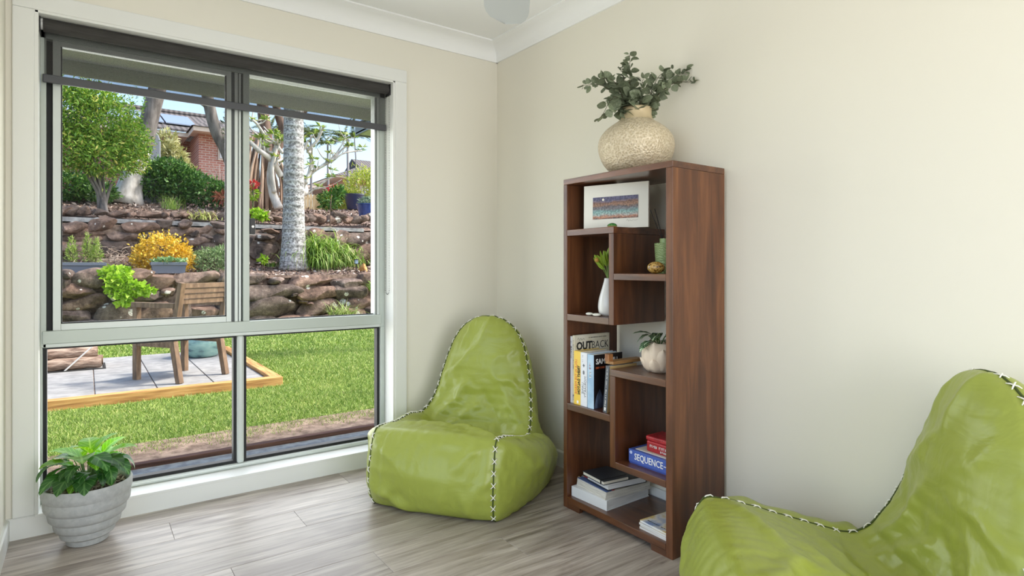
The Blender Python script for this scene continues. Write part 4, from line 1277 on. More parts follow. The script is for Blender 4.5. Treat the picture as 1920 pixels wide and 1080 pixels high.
# pulled folds of the vinyl: start, end, height, width (local metres)
FOLDS = [((-0.24, 0.50, 0.26), (-0.06, 0.60, 0.47), 0.016, 0.016), ((0.25, 0.50, 0.26), (0.10, 0.60, 0.44), 0.016, 0.015), ((-0.18, 0.46, 0.22), (0.02, 0.55, 0.36), 0.013, 0.016), ((0.16, 0.46, 0.22), (0.02, 0.57, 0.40), -0.012, 0.018),
         ((0.24, 0.58, 0.42), (0.05, 0.62, 0.50), 0.012, 0.014), ((-0.23, 0.60, 0.48), (-0.05, 0.63, 0.60), 0.009, 0.018), ((0.17, 0.65, 0.66), (0.03, 0.62, 0.55), 0.008, 0.016), ((0.02, 0.66, 0.78), (-0.03, 0.63, 0.62), 0.008, 0.014), ((-0.06, 0.665, 0.77), (-0.12, 0.64, 0.62), 0.007, 0.013),
         ((-0.26, 0.10, 0.335), (0.12, 0.20, 0.33), 0.015, 0.018), ((0.27, 0.06, 0.335), (0.02, 0.22, 0.31), 0.016, 0.016), ((0.10, 0.12, 0.35), (0.26, 0.30, 0.28), -0.012, 0.018), ((-0.10, 0.25, 0.29), (0.15, 0.34, 0.26), 0.012, 0.016), ((-0.22, 0.34, 0.27), (0.05, 0.42, 0.22), 0.012, 0.016),
         ((0.275, 0.01, 0.31), (0.12, -0.03, 0.20), 0.012, 0.016), ((-0.28, 0.0, 0.28), (-0.10, -0.04, 0.18), 0.010, 0.018), ((-0.28, -0.01, 0.12), (-0.08, -0.02, 0.02), 0.016, 0.018), ((-0.20, -0.01, 0.02), (-0.10, -0.04, 0.10), -0.010, 0.016), ((0.05, -0.03, 0.03), (0.10, -0.05, 0.16), 0.007, 0.014), ((0.20, -0.02, 0.02), (0.16, -0.04, 0.14), 0.008, 0.014), ((0.26, -0.01, 0.18), (0.18, -0.03, 0.06), 0.009, 0.014),
         ((0.30, 0.06, 0.30), (0.38, 0.30, 0.16), 0.014, 0.02), ((0.29, 0.40, 0.25), (0.40, 0.50, 0.10), 0.014, 0.02), ((0.27, 0.55, 0.33), (0.38, 0.62, 0.16), 0.012, 0.022), ((-0.30, 0.06, 0.30), (-0.38, 0.30, 0.18), 0.014, 0.02), ((-0.29, 0.42, 0.26), (-0.38, 0.50, 0.12), 0.012, 0.02)]

def stitch_mesh():
    b = MB()
    L_, W_ = 0.0125, 0.0105
    for s in (1, -1):
        b.tube([(-W_ * s, -L_, -0.001), (-W_ * s * 0.5, -L_ * 0.5, 0.0022), (W_ * s * 0.5, L_ * 0.5, 0.0026 + 0.001 * s), (W_ * s, L_, -0.001)], [0.0013, 0.0019, 0.0019, 0.0013], 6)
    me = b.mesh('stitch', smooth='all')
    me.materials.append(m_thread)
    return me
st_me = stitch_mesh()

def bean_bag(label, loc, rz, seed, lift=(0.0, 0.0)):
    X, F, seams, flip, N = bag_sim(seed, lift)
    # the filling gives way where the bag leans on the walls
    c_, s_ = math.cos(rz), math.sin(rz)
    wx = np.minimum(loc[0] + c_ * X[:, 0] - s_ * X[:, 1], -0.022)
    wy = np.minimum(loc[1] + s_ * X[:, 0] + c_ * X[:, 1], -0.022)
    X[:, 0] = c_ * (wx - loc[0]) + s_ * (wy - loc[1])
    X[:, 1] = -s_ * (wx - loc[0]) + c_ * (wy - loc[1])
    t = thing('bean_bag_chair', label, 'bean bag', loc, rz, group='lime green bean bag chairs')
    # underside
    fl = np.where(X[:, 2] < 0.0006)[0]
    me = bpy.data.meshes.new('cover')
    me.from_pydata([tuple(p) for p in X], [], F)
    bm = bmesh.new(); bm.from_mesh(me)
    edges = [e for e in bm.edges if e.is_boundary]
    bmesh.ops.holes_fill(bm, edges=edges, sides=0)
    bmesh.ops.recalc_face_normals(bm, faces=bm.faces)
    bm.to_mesh(me); bm.free()
    me.polygons.foreach_set('use_smooth', [True] * len(me.polygons))
    body = obj('cover', me, m_bag, t)
    sub = body.modifiers.new('subdivision', 'SUBSURF')
    sub.levels = 1; sub.render_levels = 1
    Nn = N / (np.linalg.norm(N, axis=1)[:, None] + 1e-12)
    b = MB()
    for sgn in (1, -1):
        ids = seams[sgn]
        P = X[ids]; Q = Nn[ids]
        d = np.r_[0, np.cumsum(np.linalg.norm(np.diff(P, axis=0), axis=1))]
        b.tube([Vector(p) + Vector(q) * 0.0008 for p, q in zip(P, Q)], 0.0034, 6)
        total = d[-1]
        s_ = 0.03
        while s_ < total - (0.01 if sgn == 1 else 0.03):
            p = Vector([np.interp(s_, d, P[:, k]) for k in range(3)])
            q = Vector([np.interp(s_, d, Q[:, k]) for k in range(3)]).normalized()
            p2 = Vector([np.interp(min(s_ + 0.01, total), d, P[:, k]) for k in range(3)])
            p1 = Vector([np.interp(max(s_ - 0.01, 0), d, P[:, k]) for k in range(3)])
            ya = (p2 - p1).normalized()
            xa = ya.cross(q).normalized(); za = xa.cross(ya)
            obj('stitch', st_me, m_thread, body, frame_M(p + za * 0.0025, xa, ya, za))
            s_ += 0.048
    b.build('seam', m_seam, t, smooth='all')
    return t

bean_bag('lime green bean bag chair with white cross-stitched seams in the corner by the window', (-0.850, -0.738, 0.0), -0.967, 4, lift=(0.07, 0.0))
bean_bag('lime green bean bag chair in the right foreground, cut off by the frame', (-0.690, -2.025, 0.0), -2.336, 9, lift=(0.01, 0.03))

# ================================================================== POTTED PLANT BY THE WINDOW
PP = (-2.040, -0.172, 0.0)
m_potc = mat('pale_grey_resin', (172, 174, 174), rough=0.6, var=[(0.4, (168, 170, 170)), (0.6, (178, 180, 179))], scale=60, bump=0.06, bscale=250)
pt = thing('plant_pot', 'pale grey ribbed plastic plant pot on the floor by the window', 'pot', PP)
steps_ = [(0.064, 0.0), (0.068, 0.003), (0.070, 0.014), (0.071, 0.022), (0.079, 0.026), (0.087, 0.032), (0.090, 0.044), (0.091, 0.054), (0.099, 0.058), (0.106, 0.066), (0.109, 0.082), (0.109, 0.092), (0.116, 0.097), (0.123, 0.105), (0.126, 0.122), (0.126, 0.133), (0.132, 0.138), (0.138, 0.147), (0.140, 0.165), (0.139, 0.180), (0.143, 0.187), (0.146, 0.200), (0.146, 0.228), (0.144, 0.232), (0.139, 0.231), (0.136, 0.226), (0.134, 0.196)]
MB().lathe(steps_, 72, cap_bottom=True, mod=lambda a, i, z: 1 + 0.008 * math.sin(a * 2 + z * 14) * (1 if 1 < i < 20 else 0)).build('shell', m_potc, pt, smooth=True)
MB().lathe([(0.0, 0.205), (0.07, 0.207), (0.1345, 0.200)], 48, cap_bottom=False).build('soil', mat('bark_soil', rough=1, var=[(0.35, (58, 44, 36)), (0.55, (104, 84, 70)), (0.7, (150, 132, 116))], scale=120, bump=0.8, bscale=140), pt)
rr = random.Random(21)
b = MB()
for k in range(420):
    a = rr.uniform(0, 2 * PI); r_ = 0.128 * math.sqrt(rr.random()); z_ = 0.206
    M = TRS((r_ * math.cos(a), r_ * math.sin(a), z_ + rr.uniform(0, 0.006)), (rr.uniform(-.6, .6), rr.uniform(-.6, .6), rr.uniform(0, 6)))
    s1, s2 = rr.uniform(0.004, 0.010), rr.uniform(0.002, 0.005)
    b.box(-s1, s1, -s2, s2, -0.0015, 0.0015, M)
b.build('bark_mulch', mat('bark_chips', rough=0.9, island=[(0.0, (70, 54, 44)), (0.5, (128, 108, 94)), (1.0, (186, 170, 154))]), pt)['kind'] = 'stuff'
m_vl = vein_leaf_mat('veined_leaf', (40, 86, 36), (84, 128, 70), 40, tr=0.35)
m_vl2 = vein_leaf_mat('backlit_leaf', (92, 150, 48), (140, 186, 90), 40, tr=0.5)  # brighter copy of the leaf green, window backlight put into the colour
vl = []
for wd, dr, cu, mm in ((0.66, 1.5, 0.12, m_vl), (0.68, 1.0, 0.2, m_vl2), (0.5, 1.9, 0.3, m_vl), (0.66, 1.2, 0.1, m_vl2)):
    me = bent_leaf(wd, dr, 16, 8, cu).mesh('leaf', smooth=True, flip=False); me.materials.append(mm); vl.append(me)
vp = thing('veined_plant', 'leafy green houseplant with pale-veined leaves growing in the grey pot', 'plant', (PP[0], PP[1], 0.206))
m_stk = mat('green_stalk', (92, 124, 62), rough=0.5)
# (right, forward, up) of the leaf base seen from the camera, heading, length, mesh, pitch
rr = random.Random(31)
extra_leaves = []
for k in range(20):
    a = rr.uniform(0, 2 * PI); q = rr.uniform(0.02, 0.075)
    extra_leaves.append((q * math.cos(a), q * math.sin(a), rr.uniform(0.035, 0.115), math.cos(a) + rr.gauss(0, .4), math.sin(a) + rr.gauss(0, .4), rr.uniform(-0.2, 0.5), rr.uniform(0.06, 0.095), rr.choice((0, 0, 1, 2))))
for (r_, f_, u_, hr, hf, hu, ln, mi) in extra_leaves + [(-0.05, -0.02, 0.085, -1, -.2, 0.35, 0.135, 2), (-0.045, -0.01, 0.075, -1, -.1, 0.1, 0.13, 2), (-0.03, -0.05, 0.06, -.4, -1, 0.25, 0.11, 0), (0.0, -0.055, 0.065, .05, -1, 0.2, 0.115, 0), (0.02, -0.05, 0.055, .6, -.8, 0.2, 0.11, 0),
        (-0.02, 0.0, 0.10, -.6, -.3, 0.6, 0.11, 1), (0.0, 0.02, 0.11, .3, .2, 0.6, 0.11, 1), (0.035, 0.0, 0.10, 1, -.2, 0.45, 0.12, 0), (0.06, 0.01, 0.095, 1, -.1, 0.1, 0.11, 0), (0.05, 0.03, 0.11, .8, .4, 0.5, 0.10, 1),
        (-0.05, 0.03, 0.10, -.8, .5, 0.4, 0.115, 0), (0.0, 0.05, 0.10, .1, 1, 0.4, 0.11, 0), (-0.01, -0.03, 0.115, .5, -.6, 0.35, 0.125, 1), (-0.03, -0.04, 0.10, -.5, -.8, 0.4, 0.10, 1), (0.015, -0.02, 0.12, .9, -.4, 0.25, 0.12, 0),
        (-0.06, -0.03, 0.05, -.9, -.7, 0.0, 0.10, 0), (0.08, -0.01, 0.085, .8, -.6, -0.2, 0.085, 2), (0.03, 0.04, 0.12, .4, .7, 0.7, 0.09, 1), (-0.025, 0.05, 0.115, -.5, .6, 0.6, 0.10, 1), (0.01, 0.0, 0.125, -.2, -.5, 0.6, 0.085, 1), (0.07, 0.03, 0.10, .9, .5, .15, .10, 2), (-0.07, 0.0, 0.06, -1, -.35, -.1, .105, 2)]:
    p = view_dir(r_, f_, u_)
    ya = view_dir(hr, hf, hu).normalized()
    xa = ya.cross(Vector((0, 0, 1))).normalized(); za = xa.cross(ya)
    obj('leaf', vl[3 if (mi == 0 and hf > 0) else mi], None, vp, frame_M(p, xa * ln * 1.12, ya * ln * 1.12, za * ln * 1.12))
    base = view_dir(r_ * 0.25, f_ * 0.25, -0.003)
    MB().tube([Vector(q) for q in smooth_path([tuple(base), tuple(base.lerp(p, 0.55) + Vector((0, 0, 0.01))), tuple(p)], 8)], [0.0030 - 0.0015 * i / 7 for i in range(8)], 6).build('stalk', m_stk, vp)

# ================================================================== GARDEN OUTSIDE
RNG = np.random.RandomState(77)

def leaf_mesh(name, P, size, D=None, aspect=0.45, fold=0.25, rng=None, up=0.4):
    """a folded four-point leaf at each point; D gives the leaf directions"""
    rng = rng or RNG
    n = len(P)
    size = np.broadcast_to(np.asarray(size, float), (n,))
    if D is None:
        D = rng.normal(size=(n, 3)); D[:, 2] += up
    D = D / (np.linalg.norm(D, axis=1)[:, None] + 1e-9)
    R = rng.normal(size=(n, 3)) * 0.7 + np.array([0, 0, 0.6])
    S = np.cross(D, R); S /= np.linalg.norm(S, axis=1)[:, None] + 1e-9
    N = np.cross(S, D)
    l = size[:, None]
    a = P
    mid = P + D * l * 0.5
    b = mid + S * l * aspect * 0.5 + N * l * fold * aspect
    c = P + D * l - N * l * 0.12
    d = mid - S * l * aspect * 0.5 + N * l * fold * aspect
    V = np.stack([a, b, c, d], 1).reshape(-1, 3)
    k = np.arange(n) * 4
    F = np.concatenate([np.stack([k, k + 1, k + 2], 1), np.stack([k, k + 2, k + 3], 1)])
    return np_mesh(name, V, F)

def cloud(blobs, n, rng=None, shell=0.55):
    """points in a union of ellipsoids (cx,cy,cz,rx,ry,rz), denser to the outside"""
    rng = rng or RNG
    w = np.array([b[3] * b[4] + b[4] * b[5] + b[3] * b[5] for b in blobs]); w = w / w.sum()
    idx = rng.choice(len(blobs), n, p=w)
    B = np.array(blobs)[idx]
    d = rng.normal(size=(n, 3)); d /= np.linalg.norm(d, axis=1)[:, None]
    r = (shell + (1 - shell) * rng.rand(n)) ** 0.7 * (1 + 0.12 * rng.normal(size=n))
    return B[:, :3] + d * B[:, 3:] * r[:, None], d

def blade_mesh_np(name, P, az, length, curve, width, lean, seg=4, rng=None):
    """strap leaves: strips rising from P and arching over in direction az"""
    n = len(P)
    t = np.linspace(0, 1, seg + 1)
    hx, hy = np.cos(az), np.sin(az)
    V = []
    for k, u in enumerate(t):
        ang = lean + curve * u                         # angle away from vertical
        if k == 0:
            out = np.zeros(n); zz = np.zeros(n)
        else:
            am = lean + curve * (u - 0.5 / seg)
            out = out + np.sin(am) * length / seg; zz = zz + np.cos(am) * length / seg
        w = width * (1 - u) ** 0.6 * 0.5
        c = P + np.stack([hx * out, hy * out, zz], 1)
        s = np.stack([-hy * w, hx * w, np.zeros(n)], 1)
        V.append(c - s); V.append(c + s)
    V = np.stack(V, 1)                                 # n, 2(seg+1), 3
    m_ = V.shape[1]
    k0 = (np.arange(n) * m_)[:, None]
    F = np.concatenate([np.stack([k0[:, 0] + 2 * i, k0[:, 0] + 2 * i + 1, k0[:, 0] + 2 * i + 3, k0[:, 0] + 2 * i + 2], 1) for i in range(seg)])
    return np_mesh(name, V.reshape(-1, 3), F)

def bush(name, label, base, blobs, n, size, m, stem=True, group=None, aspect=0.5, stems=5, seed=1, cat='shrub', shell=0.55, up=0.4):
    t = thing(name, label, cat, base, group=group)
    rng = np.random.RandomState(seed)
    P, d = cloud(blobs, n, rng, shell)
    P = P - np.array(base)
    P[:, 2] = np.maximum(P[:, 2], 0.01)
    D = d * 0.8 + rng.normal(size=d.shape) * 0.7; D[:, 2] += up
    f = obj('foliage', leaf_mesh('foliage', P, size * rng.uniform(0.7, 1.3, n), D, aspect, rng=rng), m, t)
    f['kind'] = 'stuff'
    if stem:
        rr_ = random.Random(seed)
        for k in range(stems):
            bl = blobs[rr_.randrange(len(blobs))]
            e = Vector((bl[0] - base[0] + rr_.uniform(-.4, .4) * bl[3], bl[1] - base[1] + rr_.uniform(-.4, .4) * bl[4], bl[2] - base[2] + 0.2 * bl[5]))
            MB().tube([Vector(p) for p in smooth_path([(rr_.uniform(-.04, .04), rr_.uniform(-.04, .04), -0.05), (e.x * .4, e.y * .4, e.z * .5), tuple(e)], 6)], [0.02, 0.018, 0.016, 0.013, 0.01, 0.006], 6).build('stem', m_twig, t, smooth='all')
    return t

m_twig = mat('garden_twig', (104, 88, 74), rough=0.9)
m_soil = mat('garden_soil', rough=1, var=[(0.35, (112, 92, 78)), (0.65, (166, 142, 124))], scale=14, bump=0.6, bscale=60)
m_mulchg = mat('mulch_ground', rough=1, var=[(0.3, (84, 68, 60)), (0.5, (128, 106, 94)), (0.7, (168, 146, 132))], scale=26, detail=8, bump=0.9, bscale=40, bdist=0.03)
m_lawn = mat('lawn_soil', rough=1, var=[(0.3, (112, 134, 60)), (0.5, (138, 156, 74)), (0.72, (172, 176, 100))], scale=2.4, detail=6, bump=0.4, bscale=60)

# ---- ground
def sheet(name, xs, ys, zf, m):
    V = [(x, y_, zf(x, y_)) for y_ in ys for x in xs]
    nx = len(xs)
    F = [(j * nx + i, j * nx + i + 1, (j + 1) * nx + i + 1, (j + 1) * nx + i) for j in range(len(ys) - 1) for i in range(nx - 1)]
    return struct(name, MB().add(V, F), m, smooth='all')
LZ = -0.12
sheet('lawn_ground', list(np.linspace(-14, 16, 16)), [1.12, 2, 4, 6, 8, 10.3], lambda x, y_: LZ, m_lawn)
# concrete strip, timber edge and bare soil beside the house
struct('concrete_strip', MB().box(-6, 6, 0.2, 1.02, -0.4, -0.105), mat('concrete_strip', rough=0.9, var=[(0.4, (140, 140, 140)), (0.6, (172, 172, 170))], scale=20, bump=0.3, bscale=80))
sl = MB().box(-6, 6, 1.02, 1.075, -0.4, -0.078).build('edging_sleeper', mat('dark_sleeper', rough=0.8, var=[(0.35, (82, 54, 44)), (0.65, (120, 84, 68))], scale=10, stretch=(0.3, 6, 6), bump=0.3), None, bevel=0.004)
tag(sl, 'dark brown timber garden edging along the house below the window', 'edging')
struct('soil_strip', MB().box(-6, 6, 1.075, 1.62, -0.4, -0.108), m_soil)

# house wall above the window, eave and fascia
struct('eave_soffit', MB().box(-6, 6, 0.2, 0.72, 2.10, 2.13), mat('soffit_paint', (244, 246, 238), rough=0.7))
struct('eave_fascia', MB().box(-6, 6, 0.7202, 0.745, 2.03, 2.25), mat('fascia_paint', (196, 198, 192), rough=0.5))
struct('roof_slab', MB().add([(-6, 0.80, 2.255), (6, 0.80, 2.255), (6, -5.0, 5.15), (-6, -5.0, 5.15), (-6, 0.80, 2.29), (6, 0.80, 2.29), (6, -5.0, 5.19), (-6, -5.0, 5.19)], [(0, 1, 2, 3), (4, 7, 6, 5), (0, 4, 5, 1), (1, 5, 6, 2), (2, 6, 7, 3), (3, 7, 4, 0)]), mat('roof_sheet', (120, 122, 126), rough=0.6))
# second eave of the neighbouring wing, its corner showing at the upper right
ew = thing('carport_eave', 'grey corner of a roof overhang at the upper right of the window', 'roof', (1.2, 5.0, 2.9))
MB().box(-0.18, 1.5, 0.0, 0.03, 0.0, 0.135).build('fascia', mat('grey_fascia', (128, 132, 136), rough=0.5), ew)
MB().box(-0.18, 1.5, -0.45, 0.0, 0.02, 0.04).build('soffit', mat('grey_soffit', (176, 178, 178), rough=0.6), ew)
MB().box(-0.18, -0.15, -0.45, 0.0, 0.0, 0.135).build('barge_board', MATS['grey_fascia'], ew)
MB().box(-0.2, 1.5, -0.47, 0.05, 0.136, 0.16).build('roof_sheet', MATS['roof_sheet'], ew)
MB().box(1.25, 1.4, -0.4, -0.25, -3.02, 0.0).build('post', MATS['grey_fascia'], ew)

# ---- lawn grass
def lawn_blades(n, y0, y1, seed, h, wd):
    rng = np.random.RandomState(seed)
    y_ = y0 + (y1 - y0) * rng.rand(n)
    xl = -2.044 - 0.12 * (y_ + 3) - 0.3; xr = -2.044 + 0.47 * (y_ + 3) + 0.5
    x = xl + (xr - xl) * rng.rand(n)
    keep = ~((x < -0.44) & (y_ > 3.08) & (y_ < 5.95))
    keep &= y_ > 1.36 + 0.05 * np.sin(x * 7) + 0.04 * np.sin(x * 17 + 1) + 0.05 * rng.normal(size=n)
    x, y_ = x[keep], y_[keep]; n = len(x)
    P = np.stack([x, y_, np.full(n, LZ - 0.004)], 1)
    az = rng.rand(n) * 6.283
    hh = h * rng.uniform(0.6, 1.3, n)
    lean = rng.uniform(0.3, 1.2, n)
    tip = P + np.stack([np.cos(az) * np.sin(lean) * hh, np.sin(az) * np.sin(lean) * hh, np.cos(lean) * hh], 1)
    az2 = rng.rand(n) * 6.283
    s = np.stack([np.cos(az2), np.sin(az2), np.zeros(n)], 1) * (wd * rng.uniform(0.7, 1.3, n))[:, None]
    V = np.stack([P - s, P + s, tip], 1).reshape(-1, 3)
    return V, np.arange(n * 3).reshape(-1, 3)
m_grass = mat('lawn_grass', rough=0.6, trans=0.25, island=[(0.0, (94, 124, 46)), (0.45, (130, 158, 66)), (0.8, (162, 182, 90)), (1.0, (202, 200, 136))])
Vs, Fs, o_ = [], [], 0
for args in ((70000, 1.2, 3.1, 1, 0.036, 0.0042), (60000, 3.1, 5.5, 2, 0.04, 0.006), (52000, 5.5, 10.0, 3, 0.048, 0.011)):
    V, F = lawn_blades(*args)
    Vs.append(V); Fs.append(F + o_); o_ += len(V)
lw = obj('lawn_grass', np_mesh('lawn_grass', np.vstack(Vs), np.vstack(Fs)), m_grass)
tag(lw, 'short green lawn grass between the house and the stone walls', 'grass', kind='stuff')

# ---- patio
m_pav = mat('concrete_paver', rough=0.85, objrand=0.06, var=[(0.35, (142, 140, 137)), (0.65, (166, 163, 159))], scale=10, detail=8, bump=0.15, bscale=120)
pat = struct('patio', MB().box(-4.4, -0.56, 3.2, 5.88, -0.2, -0.079), m_soil)
pv = MB().box(-0.2335, 0.2335, -0.2335, 0.2335, -0.008, 0.0).mesh('paver', bevel=0.003, seg=1); pv.materials.append(m_pav)
for i in range(8):
    for j in range(6):
        cx_, cy_ = -0.56 - 0.2375 - i * 0.475, 3.205 + 0.2235 + j * 0.447
        o = obj('paver', pv, m_pav, pat); o.location = (cx_, cy_, -0.07); o.scale = (1, 0.94, 1)
m_slp = mat('pine_sleeper', rough=0.75, var=[(0.3, (150, 98, 54)), (0.55, (206, 154, 92)), (0.75, (226, 180, 120))], scale=8, stretch=(0.4, 5, 5), bump=0.25)
m_slp2 = mat('pine_sleeper_y', rough=0.75, var=[(0.3, (150, 98, 54)), (0.55, (206, 154, 92)), (0.75, (226, 180, 120))], scale=8, stretch=(5, 0.4, 5), bump=0.25)
for nm, bx_, mm, lab in (('s1', (-4.5, -0.46, 3.10, 3.20, -0.16, -0.034), m_slp, 'pine sleeper edging the front of the paved patio'), ('s2', (-0.56, -0.46, 3.2005, 5.88, -0.16, -0.034), m_slp2, 'pine sleeper edging the right side of the paved patio')):
    o = MB().box(*bx_).build('patio_sleeper', mm, None, bevel=0.005); tag(o, lab, 'sleeper', 'pine sleepers around the patio')

# ---- wooden garden chair
m_teak = mat('weathered_teak', rough=0.7, var=[(0.3, (98, 76, 58)), (0.55, (128, 102, 78)), (0.75, (154, 126, 100))], scale=6, stretch=(4, 4, 1.2), bump=0.15)
ch = thing('garden_chair', 'weathered wooden slatted garden chair with armrests on the patio', 'chair', (-1.243, 3.884, -0.07), rad(33))
hw = 0.272
for s in (-1, 1):
    x = s * hw
    MB().bar((x, -0.285, 0.0), (x, -0.20, 0.40), 0.05, 0.055, (0, 1, 0), 0.05, 0.065).bar((x, -0.20, 0.40), (x, -0.315, 0.975), 0.05, 0.065, (0, 1, 0), 0.05, 0.05).build('back_leg', m_teak, ch, bevel=0.003)
    MB().box(x - 0.025, x + 0.025, 0.275, 0.335, 0.0, 0.725).build('front_leg', m_teak, ch, bevel=0.003)
    MB().box(x - 0.03, x + 0.03, -0.235, 0.35, 0.726, 0.775).build('armrest', m_teak, ch, bevel=0.003)
    MB().box(x - 0.02, x + 0.02, -0.21, 0.275, 0.34, 0.40).build('side_rail', m_teak, ch, bevel=0.002)
for k in range(4):
    z0 = 0.765 + k * 0.052; yy = -0.20 - (z0 + 0.024 - 0.40) * 0.2
    MB().box(-hw + 0.026, hw - 0.026, yy - 0.011, yy + 0.011, z0, z0 + 0.047).build('back_slat', m_teak, ch, bevel=0.002)
for k in range(7):
    MB().box(-hw + 0.021, hw - 0.021, -0.17 + k * 0.068, -0.112 + k * 0.068, 0.4005, 0.42).build('seat_slat', m_teak, ch, bevel=0.002)
MB().box(-hw + 0.026, hw - 0.026, 0.29, 0.32, 0.34, 0.40).build('front_rail', m_teak, ch, bevel=0.002)

# ---- logs
m_log = mat('bark_log', rough=0.95, var=[(0.3, (96, 74, 60)), (0.5, (156, 130, 112)), (0.7, (196, 174, 154))], scale=7, stretch=(0.8, 5, 5), dist=1.0, bump=0.9, bscale=18, bdist=0.02)
rr = random.Random(4)
def log(label, x0, x1, y_, z_, r_):
    t = thing('firewood_log', label, 'log', ((x0 + x1) / 2, y_, z_), rad(rr.uniform(-3, 3)), group='firewood logs stacked on the patio')
    L_ = (x1 - x0) / 2
    n = 14
    pts = [(-L_ + 2 * L_ * k / (n - 1), rr.uniform(-.008, .008), rr.uniform(-.006, .006)) for k in range(n)]
    b = MB().tube(pts, [r_ * rr.uniform(0.9, 1.1) for _ in range(n)], 12)
    b.build('bark', m_log, t, smooth=True)
    MB().lathe([(r_ * 0.82, 0), (r_ * 0.82, 0.006)], 14, cap_top=True).build('cut_end', mat('cut_timber', (150, 120, 92), rough=0.9), t, M=TRS((L_ + 0.001, 0, 0), (0, rad(90), 0)))
log('long bottom log at the front of the firewood stack', -2.75, -1.92, 5.03, 0.0, 0.062)
log('bottom log behind the front one in the firewood stack', -2.8, -1.9, 5.17, 0.0, 0.06)
log('thick upper log on the firewood stack', -2.68, -1.95, 5.09, 0.115, 0.066)
log('rear bottom log of the firewood stack', -2.8, -1.98, 5.31, 0.0, 0.06)
log('rear upper log of the firewood stack', -2.72, -2.0, 5.24, 0.115, 0.058)
rk = thing('log_rack', 'low dark metal tray under the firewood stack', 'rack', (-2.35, 5.16, -0.07))
MB().box(-0.5, 0.48, -0.22, -0.20, 0.0, 0.012).box(-0.5, 0.48, 0.20, 0.22, 0.0, 0.012).box(-0.5, -0.48, -0.2, 0.2, 0, 0.012).box(0.46, 0.48, -0.2, 0.2, 0, 0.012).build('rim', mat('dark_metal', (70, 68, 66), rough=0.6, metal=0.5), rk)
pk = MB().tube([(-2.24, 4.95, -0.065), (-1.98, 4.95, 0.20)], 0.008, 8).build('metal_poker', mat('pale_metal', (226, 220, 210), rough=0.4), None)
tag(pk, 'thin pale metal rod leaning against the firewood stack', 'rod')

# ---- teal pot
tp = thing('glazed_pot', 'round teal glazed pot standing on the patio behind the chair', 'pot', (-0.86, 5.32, -0.07))
pf = smooth_path([(0.13, 0.0), (0.18, 0.02), (0.235, 0.12), (0.245, 0.20), (0.215, 0.30), (0.17, 0.35), (0.175, 0.38)], 24)
MB().lathe([tuple(p) for p in pf] + [(0.155, 0.378), (0.15, 0.30), (0.0, 0.29)], 40).build('body', mat('teal_glaze', rough=0.25, coat=0.5, var=[(0.35, (72, 92, 104)), (0.48, (128, 166, 160)), (0.7, (158, 192, 180))], scale=6, stretch=(1, 1, 2)), tp, smooth='all')

# ---- stone walls
def rock_mesh(seed, p=2.8, sub=3):
    rng = np.random.RandomState(seed)
    bm = bmesh.new()
    bmesh.ops.create_icosphere(bm, subdivisions=sub, radius=1)
    fr = rng.normal(size=(10, 3)) * 2.2; ph = rng.uniform(0, 6.28, 10); am = rng.uniform(0.01, 0.05, 10)
    cuts = [(Vector(rng.normal(size=3)).normalized(), rng.uniform(0.62, 0.86)) for _ in range(11)]
    for v in bm.verts:
        c = v.co.normalized()
        r_ = (abs(c.x) ** p + abs(c.y) ** p + abs(c.z) ** p) ** (-1 / p)
        q = c * min(r_, 1.22)
        for n_, d_ in cuts:
            e = q.dot(n_) - d_ * 1.05
            if e > 0: q -= n_ * e * 0.96
        q *= 1 + sum(a * math.sin(Vector(f).dot(q) + h_) for a, f, h_ in zip(am, fr, ph))
        v.co = q * 0.5
    me = bpy.data.meshes.new('boulder')
    bm.to_mesh(me); bm.free()
    me.polygons.foreach_set('use_smooth', [True] * len(me.polygons))
    me.set_sharp_from_angle(angle=rad(24))
    return me
